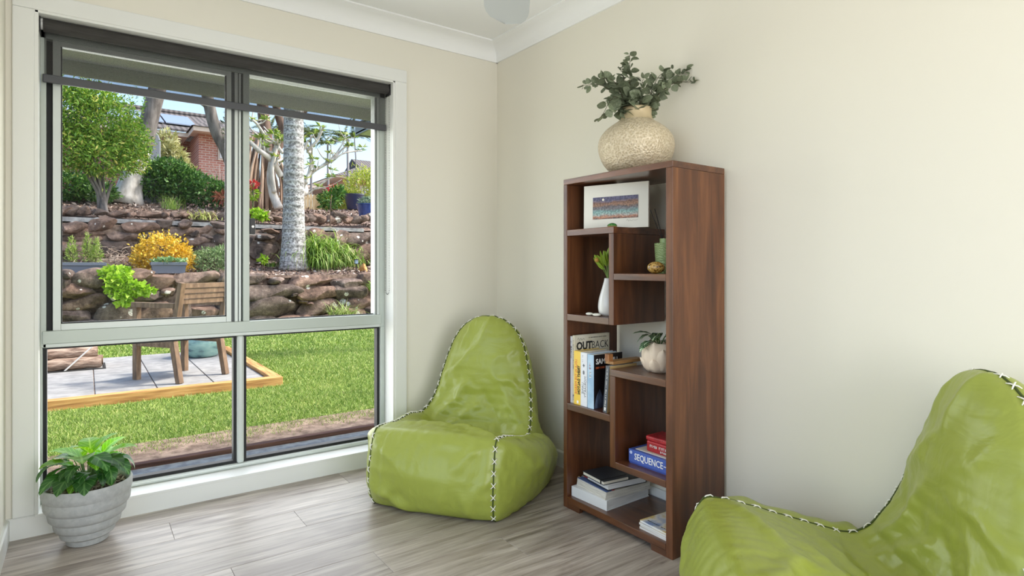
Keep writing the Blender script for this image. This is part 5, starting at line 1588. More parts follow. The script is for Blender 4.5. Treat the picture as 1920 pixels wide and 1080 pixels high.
def rock_extra(t, bsdf, tc, mp):
    L = t.links.new
    g = t.nodes.new('ShaderNodeNewGeometry')
    oi = t.nodes.new('ShaderNodeObjectInfo')
    n = nd(t, 'ShaderNodeTexNoise', Scale=4.5, Detail=12.0, Roughness=0.78); L(g.outputs['Position'], n.inputs['Vector'])
    r = ramp_node(t, [(0.34, (58, 50, 46)), (0.46, (112, 98, 90)), (0.56, (148, 132, 122)), (0.68, (206, 190, 178))]); L(n.outputs[0], r.inputs[0])
    r2 = ramp_node(t, [(0.0, (190, 184, 180)), (0.45, (236, 228, 222)), (0.75, (255, 232, 216)), (1.0, (226, 204, 190))]); L(oi.outputs['Random'], r2.inputs[0])
    mx = t.nodes.new('ShaderNodeMixRGB'); mx.blend_type = 'MULTIPLY'; mx.inputs[0].default_value = 1.0
    L(r.outputs[0], mx.inputs[1]); L(r2.outputs[0], mx.inputs[2])
    v = nd(t, 'ShaderNodeTexVoronoi', Scale=4.6); L(g.outputs['Position'], v.inputs['Vector'])
    n3 = nd(t, 'ShaderNodeTexNoise', Scale=1.3, Detail=1.0); L(g.outputs['Position'], n3.inputs['Vector'])
    th = t.nodes.new('ShaderNodeMapRange'); th.inputs['From Min'].default_value = 0.47; th.inputs['From Max'].default_value = 0.70; th.inputs['To Max'].default_value = 0.36; L(n3.outputs[0], th.inputs[0])
    lt = t.nodes.new('ShaderNodeMath'); lt.operation = 'LESS_THAN'; L(v.outputs['Distance'], lt.inputs[0]); L(th.outputs[0], lt.inputs[1])
    n4 = nd(t, 'ShaderNodeTexNoise', Scale=30.0, Detail=3.0); L(g.outputs['Position'], n4.inputs['Vector'])
    r4 = ramp_node(t, [(0.36, (0, 0, 0)), (0.5, (255, 255, 255))]); L(n4.outputs[0], r4.inputs[0])
    mu = t.nodes.new('ShaderNodeMath'); mu.operation = 'MULTIPLY'; L(lt.outputs[0], mu.inputs[0]); L(r4.outputs[0], mu.inputs[1])
    m2 = t.nodes.new('ShaderNodeMixRGB'); L(mu.outputs[0], m2.inputs[0]); L(mx.outputs[0], m2.inputs[1]); m2.inputs[2].default_value = lin((222, 216, 206))
    L(m2.outputs[0], bsdf.inputs['Base Color'])
    bp = t.nodes.new('ShaderNodeBump'); bp.inputs['Strength'].default_value = 0.9; bp.inputs['Distance'].default_value = 0.05; L(n.outputs[0], bp.inputs['Height']); L(bp.outputs[0], bsdf.inputs['Normal'])
m_rock = mat('lichen_basalt', rough=0.9, extra=rock_extra)
rock_me = [rock_mesh(100 + k, p=(2.4, 3.0, 3.6)[k % 3]) for k in range(9)]
for me in rock_me: me.materials.append(m_rock)
ROCKS_LOW = [(-2.01, 0.84, 0.5, 0.33), (-2.33, 0.76, 0.19, 0.19), (-2.17, 0.63, 0.51, 0.28), (-2.05, 0.43, 0.77, 0.26), (-2.21, 0.18, 0.41, 0.28), (-1.65, 0.19, 0.6, 0.45), (-1.2, 0.53, 0.93, 0.3), (-1.24, 0.9, 0.46, 0.2), (-0.93, 0.77, 0.64, 0.33), (-0.31, 0.83, 0.7, 0.28), (-0.78, 0.57, 0.27, 0.16), (0.22, 0.77, 0.34, 0.27), (-1.0, 0.19, 0.69, 0.37), (-0.53, 0.18, 0.34, 0.52), (-0.14, 0.12, 0.51, 0.36), (0.24, 0.23, 0.39, 0.7), (-1.65, 0.62, 0.26, 0.14), (-1.29, 0.76, 0.13, 0.12), (-2.32, 0.92, 0.21, 0.18), (-1.59, 0.81, 0.32, 0.27), (-2.1, -0.07, 0.69, 0.31), (-1.35, -0.11, 0.85, 0.27), (-0.48, -0.13, 0.93, 0.27), (0.32, -0.15, 0.74, 0.26), (0.73, 0.8, 0.7, 0.24), (1.21, 0.76, 0.3, 0.14), (1.88, 0.72, 1.04, 0.3), (2.71, 0.64, 0.72, 0.28), (3.29, 0.73, 0.51, 0.37), (0.98, 0.53, 1.23, 0.36), (2.0, 0.48, 0.85, 0.36), (2.76, 0.5, 0.78, 0.34), (0.99, 0.19, 1.24, 0.45), (2.05, 0.15, 0.84, 0.42), (2.96, 0.26, 0.98, 0.34), (3.28, 0.02, 0.47, 0.24), (1.5, 0.45, 0.21, 0.1), (1.71, 0.32, 0.18, 0.09), (1.84, 0.28, 0.13, 0.08), (2.75, 0.0, 0.68, 0.3), (0.8, -0.09, 0.83, 0.27), (1.66, -0.11, 1.01, 0.27), (2.85, -0.12, 1.5, 0.27)]
ROCKS_MID = [(-2.26, 1.86, 0.47, 0.28), (-1.81, 1.93, 0.62, 0.32), (-2.05, 1.7, 0.79, 0.28), (-2.42, 1.43, 0.21, 0.41), (-1.63, 1.38, 0.8, 0.46), (-1.41, 1.7, 0.51, 0.23), (-1.09, 1.92, 0.62, 0.27), (-0.98, 1.73, 0.5, 0.22), (-0.58, 2.0, 0.42, 0.26), (-0.21, 2.02, 0.31, 0.22), (0.18, 1.92, 0.49, 0.23), (0.5, 2.03, 0.42, 0.2), (0.54, 1.89, 0.33, 0.15), (-0.32, 1.83, 0.49, 0.25), (0.0, 1.81, 0.2, 0.16), (0.2, 1.76, 0.23, 0.12), (-0.04, 1.61, 0.65, 0.28), (0.48, 1.65, 0.5, 0.39), (0.22, 1.41, 0.59, 0.4), (0.57, 1.27, 0.33, 0.48), (-1.03, 1.41, 0.6, 0.51), (-0.48, 1.39, 0.54, 0.54), (-2.16, 1.3, 0.39, 0.52), (-1.46, 1.15, 0.38, 0.29), (-0.09, 1.18, 0.43, 0.29), (0.92, 2.0, 0.47, 0.36), (0.92, 1.67, 0.47, 0.36), (0.91, 1.29, 0.45, 0.46), (1.61, 1.95, 0.5, 0.16), (1.53, 1.79, 0.52, 0.18), (1.18, 1.7, 0.24, 0.31), (1.47, 1.43, 0.77, 0.59), (2.07, 1.81, 0.59, 0.43), (2.07, 1.37, 0.59, 0.56), (2.47, 1.72, 0.31, 0.57), (3.92, 1.82, 0.92, 0.37), (3.94, 1.41, 0.9, 0.5), (4.27, 1.12, 0.31, 0.17), (1.52, 1.14, 0.49, 0.13), (2.86, 1.78, 0.62, 0.48), (3.35, 1.76, 0.5, 0.5), (2.67, 1.35, 0.62, 0.46), (3.27, 1.34, 0.68, 0.45)]
ROCKS_TOP = [(-2.32, 2.27, 0.32, 0.21), (-2.08, 2.26, 0.24, 0.19), (-1.82, 2.25, 0.27, 0.14), (-1.49, 2.22, 0.43, 0.14), (-1.21, 2.22, 0.16, 0.12), (-0.9, 2.24, 0.56, 0.15), (-0.56, 2.26, 0.17, 0.12), (-0.36, 2.26, 0.28, 0.16), (-0.16, 2.25, 0.27, 0.13), (0.11, 2.27, 0.3, 0.15), (0.37, 2.29, 0.3, 0.17), (0.66, 2.29, 0.34, 0.18), (1.05, 2.3, 0.44, 0.19), (1.37, 2.29, 0.3, 0.16), (1.65, 2.29, 0.29, 0.16), (1.9, 2.29, 0.27, 0.14), (2.21, 2.32, 0.4, 0.19), (2.53, 2.35, 0.27, 0.22), (2.73, 2.33, 0.31, 0.23), (2.98, 2.35, 0.38, 0.24), (3.35, 2.33, 0.47, 0.23), (3.54, 2.43, 0.44, 0.19), (3.73, 2.33, 0.3, 0.2), (4.01, 2.33, 0.41, 0.21), (4.23, 2.4, 0.29, 0.18), (4.41, 2.45, 0.38, 0.21)]

def wall_rocks(parent, rocks, Y, depth, seed, slope=0.0):
    rr_ = random.Random(seed)
    for (x, z_, w, h) in rocks:
        o = obj('boulder', rr_.choice(rock_me), m_rock, parent)
        o.location = (x, Y + rr_.uniform(-0.04, 0.06) + slope * (z_ - 0.5), z_)
        o.rotation_euler = (rr_.uniform(-0.06, 0.06), rr_.uniform(-0.13, 0.13), rr_.choice((0, PI)) + rr_.uniform(-0.15, 0.15))
        o.scale = (w * 1.10, depth * rr_.uniform(0.85, 1.15), h * 1.16)
def filler(x0, x1, z0, z1, seed, rw=0.7, rh=0.27):
    rr_ = random.Random(seed); out = []
    z_ = z0 + rh / 2
    while z_ < z1:
        x = x0 + rr_.uniform(-.2, .2)
        while x < x1:
            w = rw * rr_.uniform(0.6, 1.3)
            out.append((x + w / 2, z_ + rr_.uniform(-.03, .03), w, rh * rr_.uniform(0.85, 1.2)))
            x += w * 0.98
        z_ += rh * 0.95
    return out
sw1 = struct('garden_wall_lower', MB().box(-12, 14, 10.12, 10.4, -0.4, 0.88), m_soil)
wall_rocks(sw1, ROCKS_LOW + filler(-5.5, -2.5, -0.15, 0.95, 3) + filler(3.55, 6.5, -0.15, 0.85, 5), 10.0, 0.55, 8, 0.12)
sw2 = struct('garden_wall_upper', MB().box(-12, 14, 12.30, 12.6, 0.6, 2.0), m_soil)
wall_rocks(sw2, ROCKS_MID + filler(-6.0, -2.6, 1.0, 2.05, 13) + filler(4.2, 8, 1.0, 2.05, 15), 12.2, 0.6, 18, 0.15)
kb = MB().box(-8, 4.05, 12.30, 12.52, 1.96, 2.09).build('concrete_kerb', mat('weathered_concrete', rough=0.9, var=[(0.35, (132, 130, 128)), (0.65, (184, 182, 178))], scale=9, detail=8, bump=0.4, bscale=50), None, bevel=0.006)
tag(kb, 'long weathered concrete kerb on top of the upper stone wall', 'kerb')
sw3 = struct('rock_border', MB().box(-8, 9, 12.80, 12.95, 1.9, 2.10), m_soil)
wall_rocks(sw3, ROCKS_TOP + filler(-5.5, -2.4, 2.12, 2.3, 23, 0.35, 0.2) + filler(4.4, 8, 2.05, 2.25, 25, 0.35, 0.22), 12.75, 0.35, 28)
sheet('terrace_ground', list(np.linspace(-12, 14, 40)), list(np.linspace(10.05, 12.4, 10)), lambda x, y_: 0.80 + (y_ - 10.05) * 0.115 + 0.03 * math.sin(x * 2.1 + y_ * 3), m_mulchg)
def up_z(x, y_):
    s = min(1.0, max(0.0, (y_ - 12.5) / 4.0))
    return 2.03 + 0.85 * s ** 0.8 + 0.03 * math.sin(x * 1.7 + y_) + max(0, y_ - 16.5) * 0.02 + max(0.0, x - 2.0) * 0.03 * s
sheet('upper_garden_ground', list(np.linspace(-14, 20, 50)), list(np.linspace(12.5, 18, 20)) + [22, 30, 45], up_z, m_mulchg)

# wood chip mulch
def chips(n, y0, y1, zf, seed, s=0.035):
    rng = np.random.RandomState(seed)
    y_ = y0 + (y1 - y0) * rng.rand(n)
    x = -2.044 - 0.12 * (y_ + 3) - 0.3 + (0.6 * (y_ + 3) + 0.8) * rng.rand(n)
    z_ = np.array([zf(a, b_) for a, b_ in zip(x, y_)]) + 0.012
    return np.stack([x, y_, z_], 1)
P = np.vstack([chips(5200, 10.15, 12.1, lambda x, y_: 0.80 + (y_ - 10.05) * 0.115 + 0.03 * math.sin(x * 2.1 + y_ * 3), 5), chips(9000, 12.9, 17.0, up_z, 6)])
D = np.random.RandomState(7).normal(size=P.shape); D[:, 2] *= 0.35
mc = obj('wood_chip_mulch', leaf_mesh('wood_chip_mulch', P, np.random.RandomState(8).uniform(0.05, 0.13, len(P)), D, 0.45, 0.1), mat('mulch_chips', rough=0.95, island=[(0.0, (88, 68, 58)), (0.4, (136, 114, 100)), (0.75, (176, 156, 142)), (1.0, (214, 200, 188))]))
tag(mc, 'brown wood chip mulch covering the garden terraces', 'mulch', kind='stuff')

# ---- terrace planting
m_trough = mat('grey_trough', (104, 112, 124), rough=0.6)
def trough(label, x0, x1, y0, y1, z0, z1):
    b_ = ((x0 + x1) / 2, (y0 + y1) / 2, z0)
    t = thing('planter_trough', label, 'planter', b_, group='grey planter troughs on the lower terrace')
    hx, hy, h = (x1 - x0) / 2, (y1 - y0) / 2, z1 - z0
    MB().add([(-hx * .93, -hy * .9, 0), (hx * .93, -hy * .9, 0), (hx * .93, hy * .9, 0), (-hx * .93, hy * .9, 0), (-hx, -hy, h), (hx, -hy, h), (hx, hy, h), (-hx, hy, h)], [(3, 2, 1, 0), (0, 1, 5, 4), (1, 2, 6, 5), (2, 3, 7, 6), (3, 0, 4, 7)]).build('box', m_trough, t)
    MB().box(-hx - .015, hx + .015, -hy - .015, -hy + .01, h - 0.05, h + .008).box(-hx - .015, hx + .015, hy - .01, hy + .015, h - 0.05, h + .008).box(-hx - .015, -hx + .01, -hy, hy, h - 0.05, h + .008).box(hx - .01, hx + .015, -hy, hy, h - 0.05, h + .008).build('rim', m_trough, t, bevel=0.004)
    MB().box(-hx * .96, hx * .96, -hy * .95, hy * .95, h - 0.07, h - 0.04).build('soil', m_soil, t)
trough('long grey planter trough with upright seedlings', -3.1, -1.76, 10.30, 10.52, 0.93, 1.13)
trough('short grey planter trough in front of the yellow shrub', -1.03, -0.44, 10.27, 10.5, 0.93, 1.14)

m_yel = mat('golden_leaf', rough=0.55, trans=0.25, island=[(0.0, (150, 140, 44)), (0.25, (222, 178, 42)), (0.7, (246, 208, 60)), (1.0, (252, 230, 120))])
bush('golden_shrub', 'rounded golden yellow shrub behind the short grey trough', (-0.80, 11.0, 0.92), [(-0.80, 11.0, 1.35, 0.48, 0.4, 0.38), (-1.08, 10.95, 1.2, 0.26, 0.3, 0.25), (-0.46, 10.95, 1.22, 0.26, 0.3, 0.28)], 4200, 0.055, m_yel, aspect=0.75, seed=31)
m_sage = mat('sage_leaf', rough=0.6, trans=0.2, island=[(0.0, (78, 110, 62)), (0.5, (128, 160, 98)), (1.0, (176, 196, 140))])
bush('sage_shrub', 'loose pale green shrub right of the golden one', (0.13, 10.95, 0.92), [(0.10, 10.95, 1.2, 0.38, 0.3, 0.26), (0.35, 11.0, 1.3, 0.25, 0.25, 0.2)], 1900, 0.06, m_sage, aspect=0.4, seed=32)
m_lime = mat('lime_leaf', rough=0.5, trans=0.3, island=[(0.0, (118, 162, 30)), (0.5, (166, 208, 48)), (1.0, (204, 232, 92))])
bush('lime_creeper', 'bright lime creeper spilling over the lower stone wall', (-1.52, 9.72, 0.36), [(-1.6, 9.85, 0.92, 0.24, 0.2, 0.12), (-1.58, 9.62, 0.74, 0.2, 0.09, 0.2), (-1.38, 9.6, 0.66, 0.2, 0.09, 0.12), (-1.52, 9.58, 0.52, 0.12, 0.07, 0.14), (-1.18, 9.6, 0.62, 0.14, 0.06, 0.06)], 1100, 0.085, m_lime, stem=False, aspect=0.9, seed=33, cat='creeper')
P_ = bpy.data.objects['lime_creeper']
bush('trough_herb', 'pale green seedlings filling the short grey trough', (-0.74, 10.38, 1.11), [(-0.74, 10.36, 1.16, 0.29, 0.1, 0.06)], 500, 0.055, mat('herb_leaf', rough=0.5, trans=0.2, island=[(0.0, (92, 140, 70)), (1.0, (186, 214, 160))]), stem=False, aspect=0.7, seed=34, cat='seedlings')
m_seed = mat('seedling_green', rough=0.5, trans=0.3, island=[(0.0, (120, 150, 60)), (0.6, (164, 192, 84)), (1.0, (214, 214, 150))])
for k, (x, h, lab) in enumerate(((-2.27, 0.50, 'leftmost feathery seedling in the long grey trough'), (-2.03, 0.58, 'tallest feathery seedling in the middle of the long trough'), (-1.90, 0.50, 'feathery seedling near the right end of the long trough'))):
    bush('feathery_seedling', lab, (x, 10.4, 1.09), [(x, 10.4, 1.09 + h * 0.35, 0.085, 0.08, h * 0.36), (x, 10.4, 1.09 + h * 0.7, 0.045, 0.04, h * 0.3)], 420, 0.06, m_seed, stems=2, aspect=0.22, seed=40 + k, cat='seedling', group='seedlings in the long trough', up=1.0)
# dry tangle of twigs on the terrace
rr = random.Random(12)
t = thing('dry_twig_heap', 'tangled heap of dry pale twigs behind the long trough', 'twigs', (-1.55, 11.4, 1.0))
b = MB()
for k in range(110):
    a = Vector((rr.gauss(0, .28), rr.gauss(0, .2), abs(rr.gauss(0.16, .14))))
    d_ = Vector((rr.gauss(0, 1), rr.gauss(0, .6), rr.gauss(0, .4))).normalized() * rr.uniform(0.15, 0.4)
    c = Vector((rr.gauss(0, .05), rr.gauss(0, .05), rr.gauss(0.03, .05)))
    b.tube([Vector(p) for p in smooth_path([tuple(a - d_ / 2), tuple(a + c), tuple(a + d_ / 2)], 5)], 0.006, 4)
b.build('twigs', mat('dry_twig', rough=0.9, island=[(0, (122, 100, 84)), (1, (206, 188, 168))]), t)['kind'] = 'stuff'

# strap-leaved clumps
m_strap = mat('strap_leaf', rough=0.5, trans=0.3, island=[(0.0, (84, 122, 40)), (0.5, (134, 172, 66)), (0.85, (186, 208, 108)), (1.0, (220, 214, 160))])
def strap(label, base, n, length, spread, seed, width=0.02, m=None, name='strap_leaf_clump', curve=1.7):
    t = thing(name, label, 'grass clump', base, group='strap-leaved clumps in the garden')
    rng = np.random.RandomState(seed)
    P = np.stack([rng.normal(size=n) * spread[0], rng.normal(size=n) * spread[1], np.abs(rng.normal(size=n)) * spread[2]], 1)
    az = rng.rand(n) * 6.283
    me = blade_mesh_np('blades', P, az, length * rng.uniform(0.6, 1.2, n), curve * rng.uniform(0.5, 1.3, n), width, rng.uniform(0.0, 0.5, n), 5)
    o = obj('blades', me, m or m_strap, t); o['kind'] = 'stuff'
    return t
strap('large fountain of green strap leaves right of the palm trunk', (2.72, 11.75, 1.05), 1300, 0.85, (0.24, 0.16, 0.22), 51, 0.028, curve=3.1)
strap('second mass of arching strap leaves hanging by the upper wall', (3.05, 11.6, 1.05), 700, 0.6, (0.28, 0.12, 0.12), 52, 0.024, curve=2.6)
strap('pale green grass clump at the foot of the lower stone wall', (2.47, 9.55, -0.12), 260, 0.5, (0.12, 0.08, 0.03), 53, 0.018, mat('pale_strap', rough=0.5, trans=0.3, island=[(0.0, (110, 140, 60)), (0.6, (170, 190, 104)), (1.0, (220, 216, 170))]))
strap('small grass tuft growing from the right end of the lower wall', (3.25, 9.7, 0.52), 110, 0.3, (0.06, 0.04, 0.03), 54, 0.016)
strap('small tuft of grass in front of the dark hedge', (-0.28, 14.3, up_z(-.28, 14.3)), 120, 0.4, (0.10, 0.08, 0.02), 55, 0.014, curve=0.9)
strap('pale spiky rosette plant at the kerb', (0.19, 12.68, 2.16), 130, 0.32, (0.15, 0.08, 0.03), 56, 0.03, mat('pale_rosette', rough=0.5, trans=0.3, island=[(0.0, (150, 164, 60)), (1.0, (228, 228, 150))]))
strap('tiny grass tuft left of the palm foot', (1.55, 11.75, 1.05), 40, 0.25, (0.05, 0.05, 0.01), 57, 0.014)
strap('straw-coloured tuft on the slope left of the palm', (1.7, 13.6, up_z(1.7, 13.6)), 90, 0.4, (0.1, 0.08, 0.02), 58, 0.016, mat('straw_blade', rough=0.7, island=[(0.0, (150, 130, 90)), (1.0, (216, 204, 160))]))
bush('lime_herb', 'bright lime leafy plant beside the window lock', (1.38, 12.6, 2.05), [(1.40, 12.6, 2.36, 0.18, 0.15, 0.10), (1.52, 12.6, 2.3, 0.14, 0.12, 0.06)], 240, 0.11, m_lime, stems=3, aspect=0.6, seed=61, cat='plant')
bush('lime_seedling', 'small bright green seedling left of the palm on the terrace', (1.30, 11.6, 1.0), [(1.30, 11.6, 1.22, 0.08, 0.08, 0.07)], 90, 0.09, m_lime, stems=2, aspect=0.6, seed=62, cat='plant')
# garden light and orange stone
gl = thing('garden_light', 'small black stake light at the right of the terrace', 'light', (3.33, 11.0, 0.86))
MB().tube([(0, 0, -0.1), (0, 0, 0.26)], 0.012, 8).build('stake', m_black, gl)
MB().box(-0.05, 0.05, -0.05, 0.05, 0.37, 0.385).box(-0.04, 0.04, -0.04, 0.04, 0.26, 0.275).build('cap', m_black, gl)
MB().box(-0.035, 0.035, -0.035, 0.035, 0.2755, 0.3695).build('lens', mat('light_lens', (150, 170, 190), rough=0.2), gl)
o = obj('orange_stone', rock_mesh(300), mat('ochre_stone', rough=0.9, var=[(0.35, (168, 112, 58)), (0.65, (222, 176, 112))], scale=6, bump=0.4)); o.location = (3.55, 11.1, 0.99); o.scale = (0.26, 0.22, 0.34)
tag(o, 'orange upright stone beside the black stake light', 'stone')

# ---- palm trunk with pale rings
def palm_extra(t, bsdf, tc, mp):
    L = t.links.new
    sp = t.nodes.new('ShaderNodeSeparateXYZ'); L(tc.outputs['Object'], sp.inputs[0])
    n = nd(t, 'ShaderNodeTexNoise', Scale=8.0, Detail=7.0); L(tc.outputs['Object'], n.inputs['Vector'])
    a = t.nodes.new('ShaderNodeMath'); a.operation = 'MULTIPLY_ADD'; L(n.outputs[0], a.inputs[0]); a.inputs[1].default_value = 0.09; L(sp.outputs['Z'], a.inputs[2])
    w = t.nodes.new('ShaderNodeMath'); w.operation = 'MULTIPLY'; L(a.outputs[0], w.inputs[0]); w.inputs[1].default_value = 6.283 / 0.19
    s = t.nodes.new('ShaderNodeMath'); s.operation = 'SINE'; L(w.outputs[0], s.inputs[0])
    r = ramp_node(t, [(0.80, (0, 0, 0)), (1.0, (200, 200, 200))]); L(s.outputs[0], r.inputs[0])
    n2 = nd(t, 'ShaderNodeTexNoise', Scale=20.0, Detail=6.0, Roughness=0.7); L(tc.outputs['Object'], n2.inputs['Vector'])
    c = ramp_node(t, [(0.36, (90, 87, 84)), (0.47, (142, 138, 135)), (0.56, (186, 183, 180)), (0.66, (228, 226, 224))]); L(n2.outputs[0], c.inputs[0])
    mx = t.nodes.new('ShaderNodeMixRGB'); L(r.outputs[0], mx.inputs[0]); L(c.outputs[0], mx.inputs[1]); mx.inputs[2].default_value = lin((206, 204, 202))
    L(mx.outputs[0], bsdf.inputs['Base Color'])
    bp = t.nodes.new('ShaderNodeBump'); bp.inputs['Strength'].default_value = 0.3; bp.inputs['Distance'].default_value = 0.02; L(s.outputs[0], bp.inputs['Height']); L(bp.outputs[0], bsdf.inputs['Normal'])
pm = thing('palm_tree', 'thick pale ringed palm trunk rising from the lower terrace', 'palm', (2.0, 11.6, 1.02))
MB().lathe([(0.36, -0.05), (0.325, 0.12), (0.29, 0.4), (0.265, 0.8), (0.245, 1.4), (0.235, 2.4), (0.228, 3.6), (0.21, 5.5), (0.19, 7.0)], 32).build('trunk', mat('palm_bark', rough=0.9, extra=palm_extra), pm, smooth='all')
def palm_fronds(t, z, n, length, m, seed, droop=1.5, width=0.5):
    rng = np.random.RandomState(seed)
    for k in range(n):
        az = 2 * PI * k / n + rng.uniform(-.2, .2); el = rng.uniform(0.2, 1.0)
        pts = []; p = np.array([0.0, 0.0, z]); a = el
        for i in range(9):
            pts.append(p.copy()); p = p + length / 8 * np.array([math.cos(az) * math.cos(a), math.sin(az) * math.cos(a), math.sin(a)]); a -= droop / 8
        pts = np.array(pts)
        q = np.repeat(np.linspace(0.08, 1, 34), 2); sgn = np.tile([1, -1], 34)
        base = np.stack([np.interp(q * 8, range(9), pts[:, c]) for c in range(3)], 1)
        side = np.array([-math.sin(az), math.cos(az), 0])
        D = sgn[:, None] * side * 1.0 + np.array([math.cos(az), math.sin(az), -0.5]) * 0.6
        me = leaf_mesh('frond', base, width * (1.05 - 0.75 * q), D, 0.12, 0.05, rng=rng)
        o_ = obj('frond', me, m, t)
m_frond = mat('palm_frond', rough=0.5, trans=0.2, island=[(0.0, (58, 84, 44)), (1.0, (120, 140, 86))])
palm_fronds(pm, 7.0, 11, 2.4, m_frond, 71, 1.9, 0.55)

# ---- trees on the upper garden
m_bark_g = mat('grey_bark', rough=0.9, var=[(0.35, (92, 85, 80)), (0.65, (138, 130, 124))], scale=9, stretch=(1, 1, 0.3), bump=0.4, bscale=30)
m_bark_w = mat('pale_bark', rough=0.9, var=[(0.35, (176, 168, 158)), (0.65, (222, 216, 208))], scale=9, stretch=(1, 1, 0.4), bump=0.3, bscale=30)
m_bark_d = mat('dark_bark', rough=0.9, var=[(0.35, (84, 66, 56)), (0.65, (132, 108, 94))], scale=9, stretch=(1, 1, 0.3), bump=0.5, bscale=30)
m_citrus = mat('citrus_leaf', rough=0.45, trans=0.3, island=[(0.0, (80, 120, 40)), (0.4, (126, 170, 58)), (0.8, (174, 206, 84)), (1.0, (220, 208, 110))])
def zt(x, y_): return up_z(x, y_)
ct = thing('leafy_tree', 'bushy bright green multi-stemmed tree at the left of the window view', 'tree', (-1.72, 13.4, zt(-1.72, 13.4)))
rng = np.random.RandomState(81)
blobs = [(-2.3, 13.4, 4.5, 0.62, 0.6, 0.65), (-1.7, 13.3, 4.35, 0.65, 0.6, 0.7), (-1.25, 13.4, 4.0, 0.5, 0.5, 0.5), (-2.4, 13.3, 3.7, 0.6, 0.6, 0.5), (-1.75, 13.2, 3.5, 0.65, 0.6, 0.45), (-2.9, 13.4, 4.2, 0.6, 0.6, 0.7), (-1.15, 13.4, 3.6, 0.35, 0.4, 0.35), (-2.0, 13.4, 4.9, 0.5, 0.5, 0.35)]
P, d = cloud(blobs, 15000, rng, 0.5)
P -= np.array(ct.location)
D = d * 0.6 + rng.normal(size=d.shape) * 0.8; D[:, 2] += 0.15
obj('foliage', leaf_mesh('foliage', P, 0.10 * rng.uniform(0.7, 1.3, len(P)), D, 0.34, rng=rng), m_citrus, ct)['kind'] = 'stuff'
rr = random.Random(9)
for k in range(9):
    e = Vector((rr.uniform(-.75, .45), rr.uniform(-.25, .25), rr.uniform(1.2, 1.9)))
    MB().tube([Vector(p) for p in smooth_path([(rr.uniform(-.1, .1), rr.uniform(-.1, .1), -.1), (e.x * .25, e.y * .3, e.z * .4), tuple(e)], 8)], [0.045 - 0.004 * i for i in range(8)], 7).build('stem', m_bark_g, ct, smooth='all')
# shoots standing up against the sky
P = []; D = []
for k in range(26):
    x0 = rr.uniform(-2.9, -1.0); h = rr.uniform(0.3, 0.75); zb = 4.75 - 0.25 * abs(x0 + 2.1)
    for i in range(16):
        P.append((x0 + 0.10 * i / 16 + rr.gauss(0, .02) - ct.location.x, 13.4 + rr.gauss(0, .1) - ct.location.y, zb + h * i / 16 - ct.location.z)); D.append((rr.gauss(0, 1), rr.gauss(0, 1), 0.8))
obj('shoots', leaf_mesh('shoots', np.array(P), 0.09, np.array(D), 0.35), m_citrus, ct)['kind'] = 'stuff'

def branch_tree(name, label, base, paths, m, cat='tree'):
    t = thing(name, label, cat, base)
    for pts, r0, r1 in paths:
        n = 5 * len(pts)
        P_ = smooth_path([(x - base[0], y_ - base[1], z_ - base[2]) for x, y_, z_ in pts], n)
        MB().tube([Vector(p) for p in P_], [r0 + (r1 - r0) * i / (n - 1) for i in range(n)], 10).build('branch', m, t, smooth='all')
    return t
bt = thing('gum_tree', 'tall grey-trunked tree with pale flared foot behind the leafy tree', 'tree', (-1.2, 15.5, zt(-1.2, 15.5) - 0.05))
q = [(-1.2, 2.75), (-1.07, 3.45), (-0.83, 4.33), (-0.62, 5.36), (-0.46, 6.1), (-0.2, 7.6)]
P_ = smooth_path([(x + 1.2, 0, z_ - zt(-1.2, 15.5)) for x, z_ in q], 24)
MB().tube([Vector(p) for p in P_[:8]], [0.42, 0.35, 0.30, 0.27, 0.25, 0.24, 0.235, 0.23], 14).build('trunk_foot', m_bark_w, bt, smooth='all')
MB().tube([Vector(p) for p in P_[7:]], [0.23 - 0.003 * i for i in range(17)], 14).build('trunk', m_bark_g, bt, smooth='all')
rng = np.random.RandomState(83)
P, d = cloud([(0.9, 0.3, 5.8, 1.2, 1.0, 0.8), (2.0, 0, 6.2, 0.9, .8, .6)], 1800, rng)
obj('foliage', leaf_mesh('foliage', P, 0.16, d + rng.normal(size=d.shape), 0.3, rng=rng), m_citrus, bt)['kind'] = 'stuff'
branch_tree('leaning_tree', 'bare grey leaning trunk crossing the brick house', (1.32, 14.5, zt(1.32, 14.5) - .05), [([(1.42, 14.5, 2.6), (1.23, 14.5, 3.54), (1.03, 14.5, 4.17), (0.77, 14.5, 4.71), (0.605, 14.5, 5.40), (0.5, 14.5, 6.0)], 0.17, 0.14), ([(0.66, 14.5, 5.2), (0.52, 14.5, 5.36), (0.42, 14.45, 5.40)], 0.09, 0.07)], m_bark_g)
bush('olive_branch_foliage', 'sparse olive leaves hanging right of the leaning trunk', (1.2, 14.3, 4.1), [(1.12, 14.3, 4.75, 0.2, 0.3, 0.45), (1.2, 14.3, 5.2, 0.2, 0.3, 0.3)], 160, 0.16, mat('olive_leaf', rough=0.5, trans=0.2, island=[(0, (70, 86, 56)), (1, (170, 176, 140))]), aspect=0.28, seed=85, stems=3, cat='foliage')

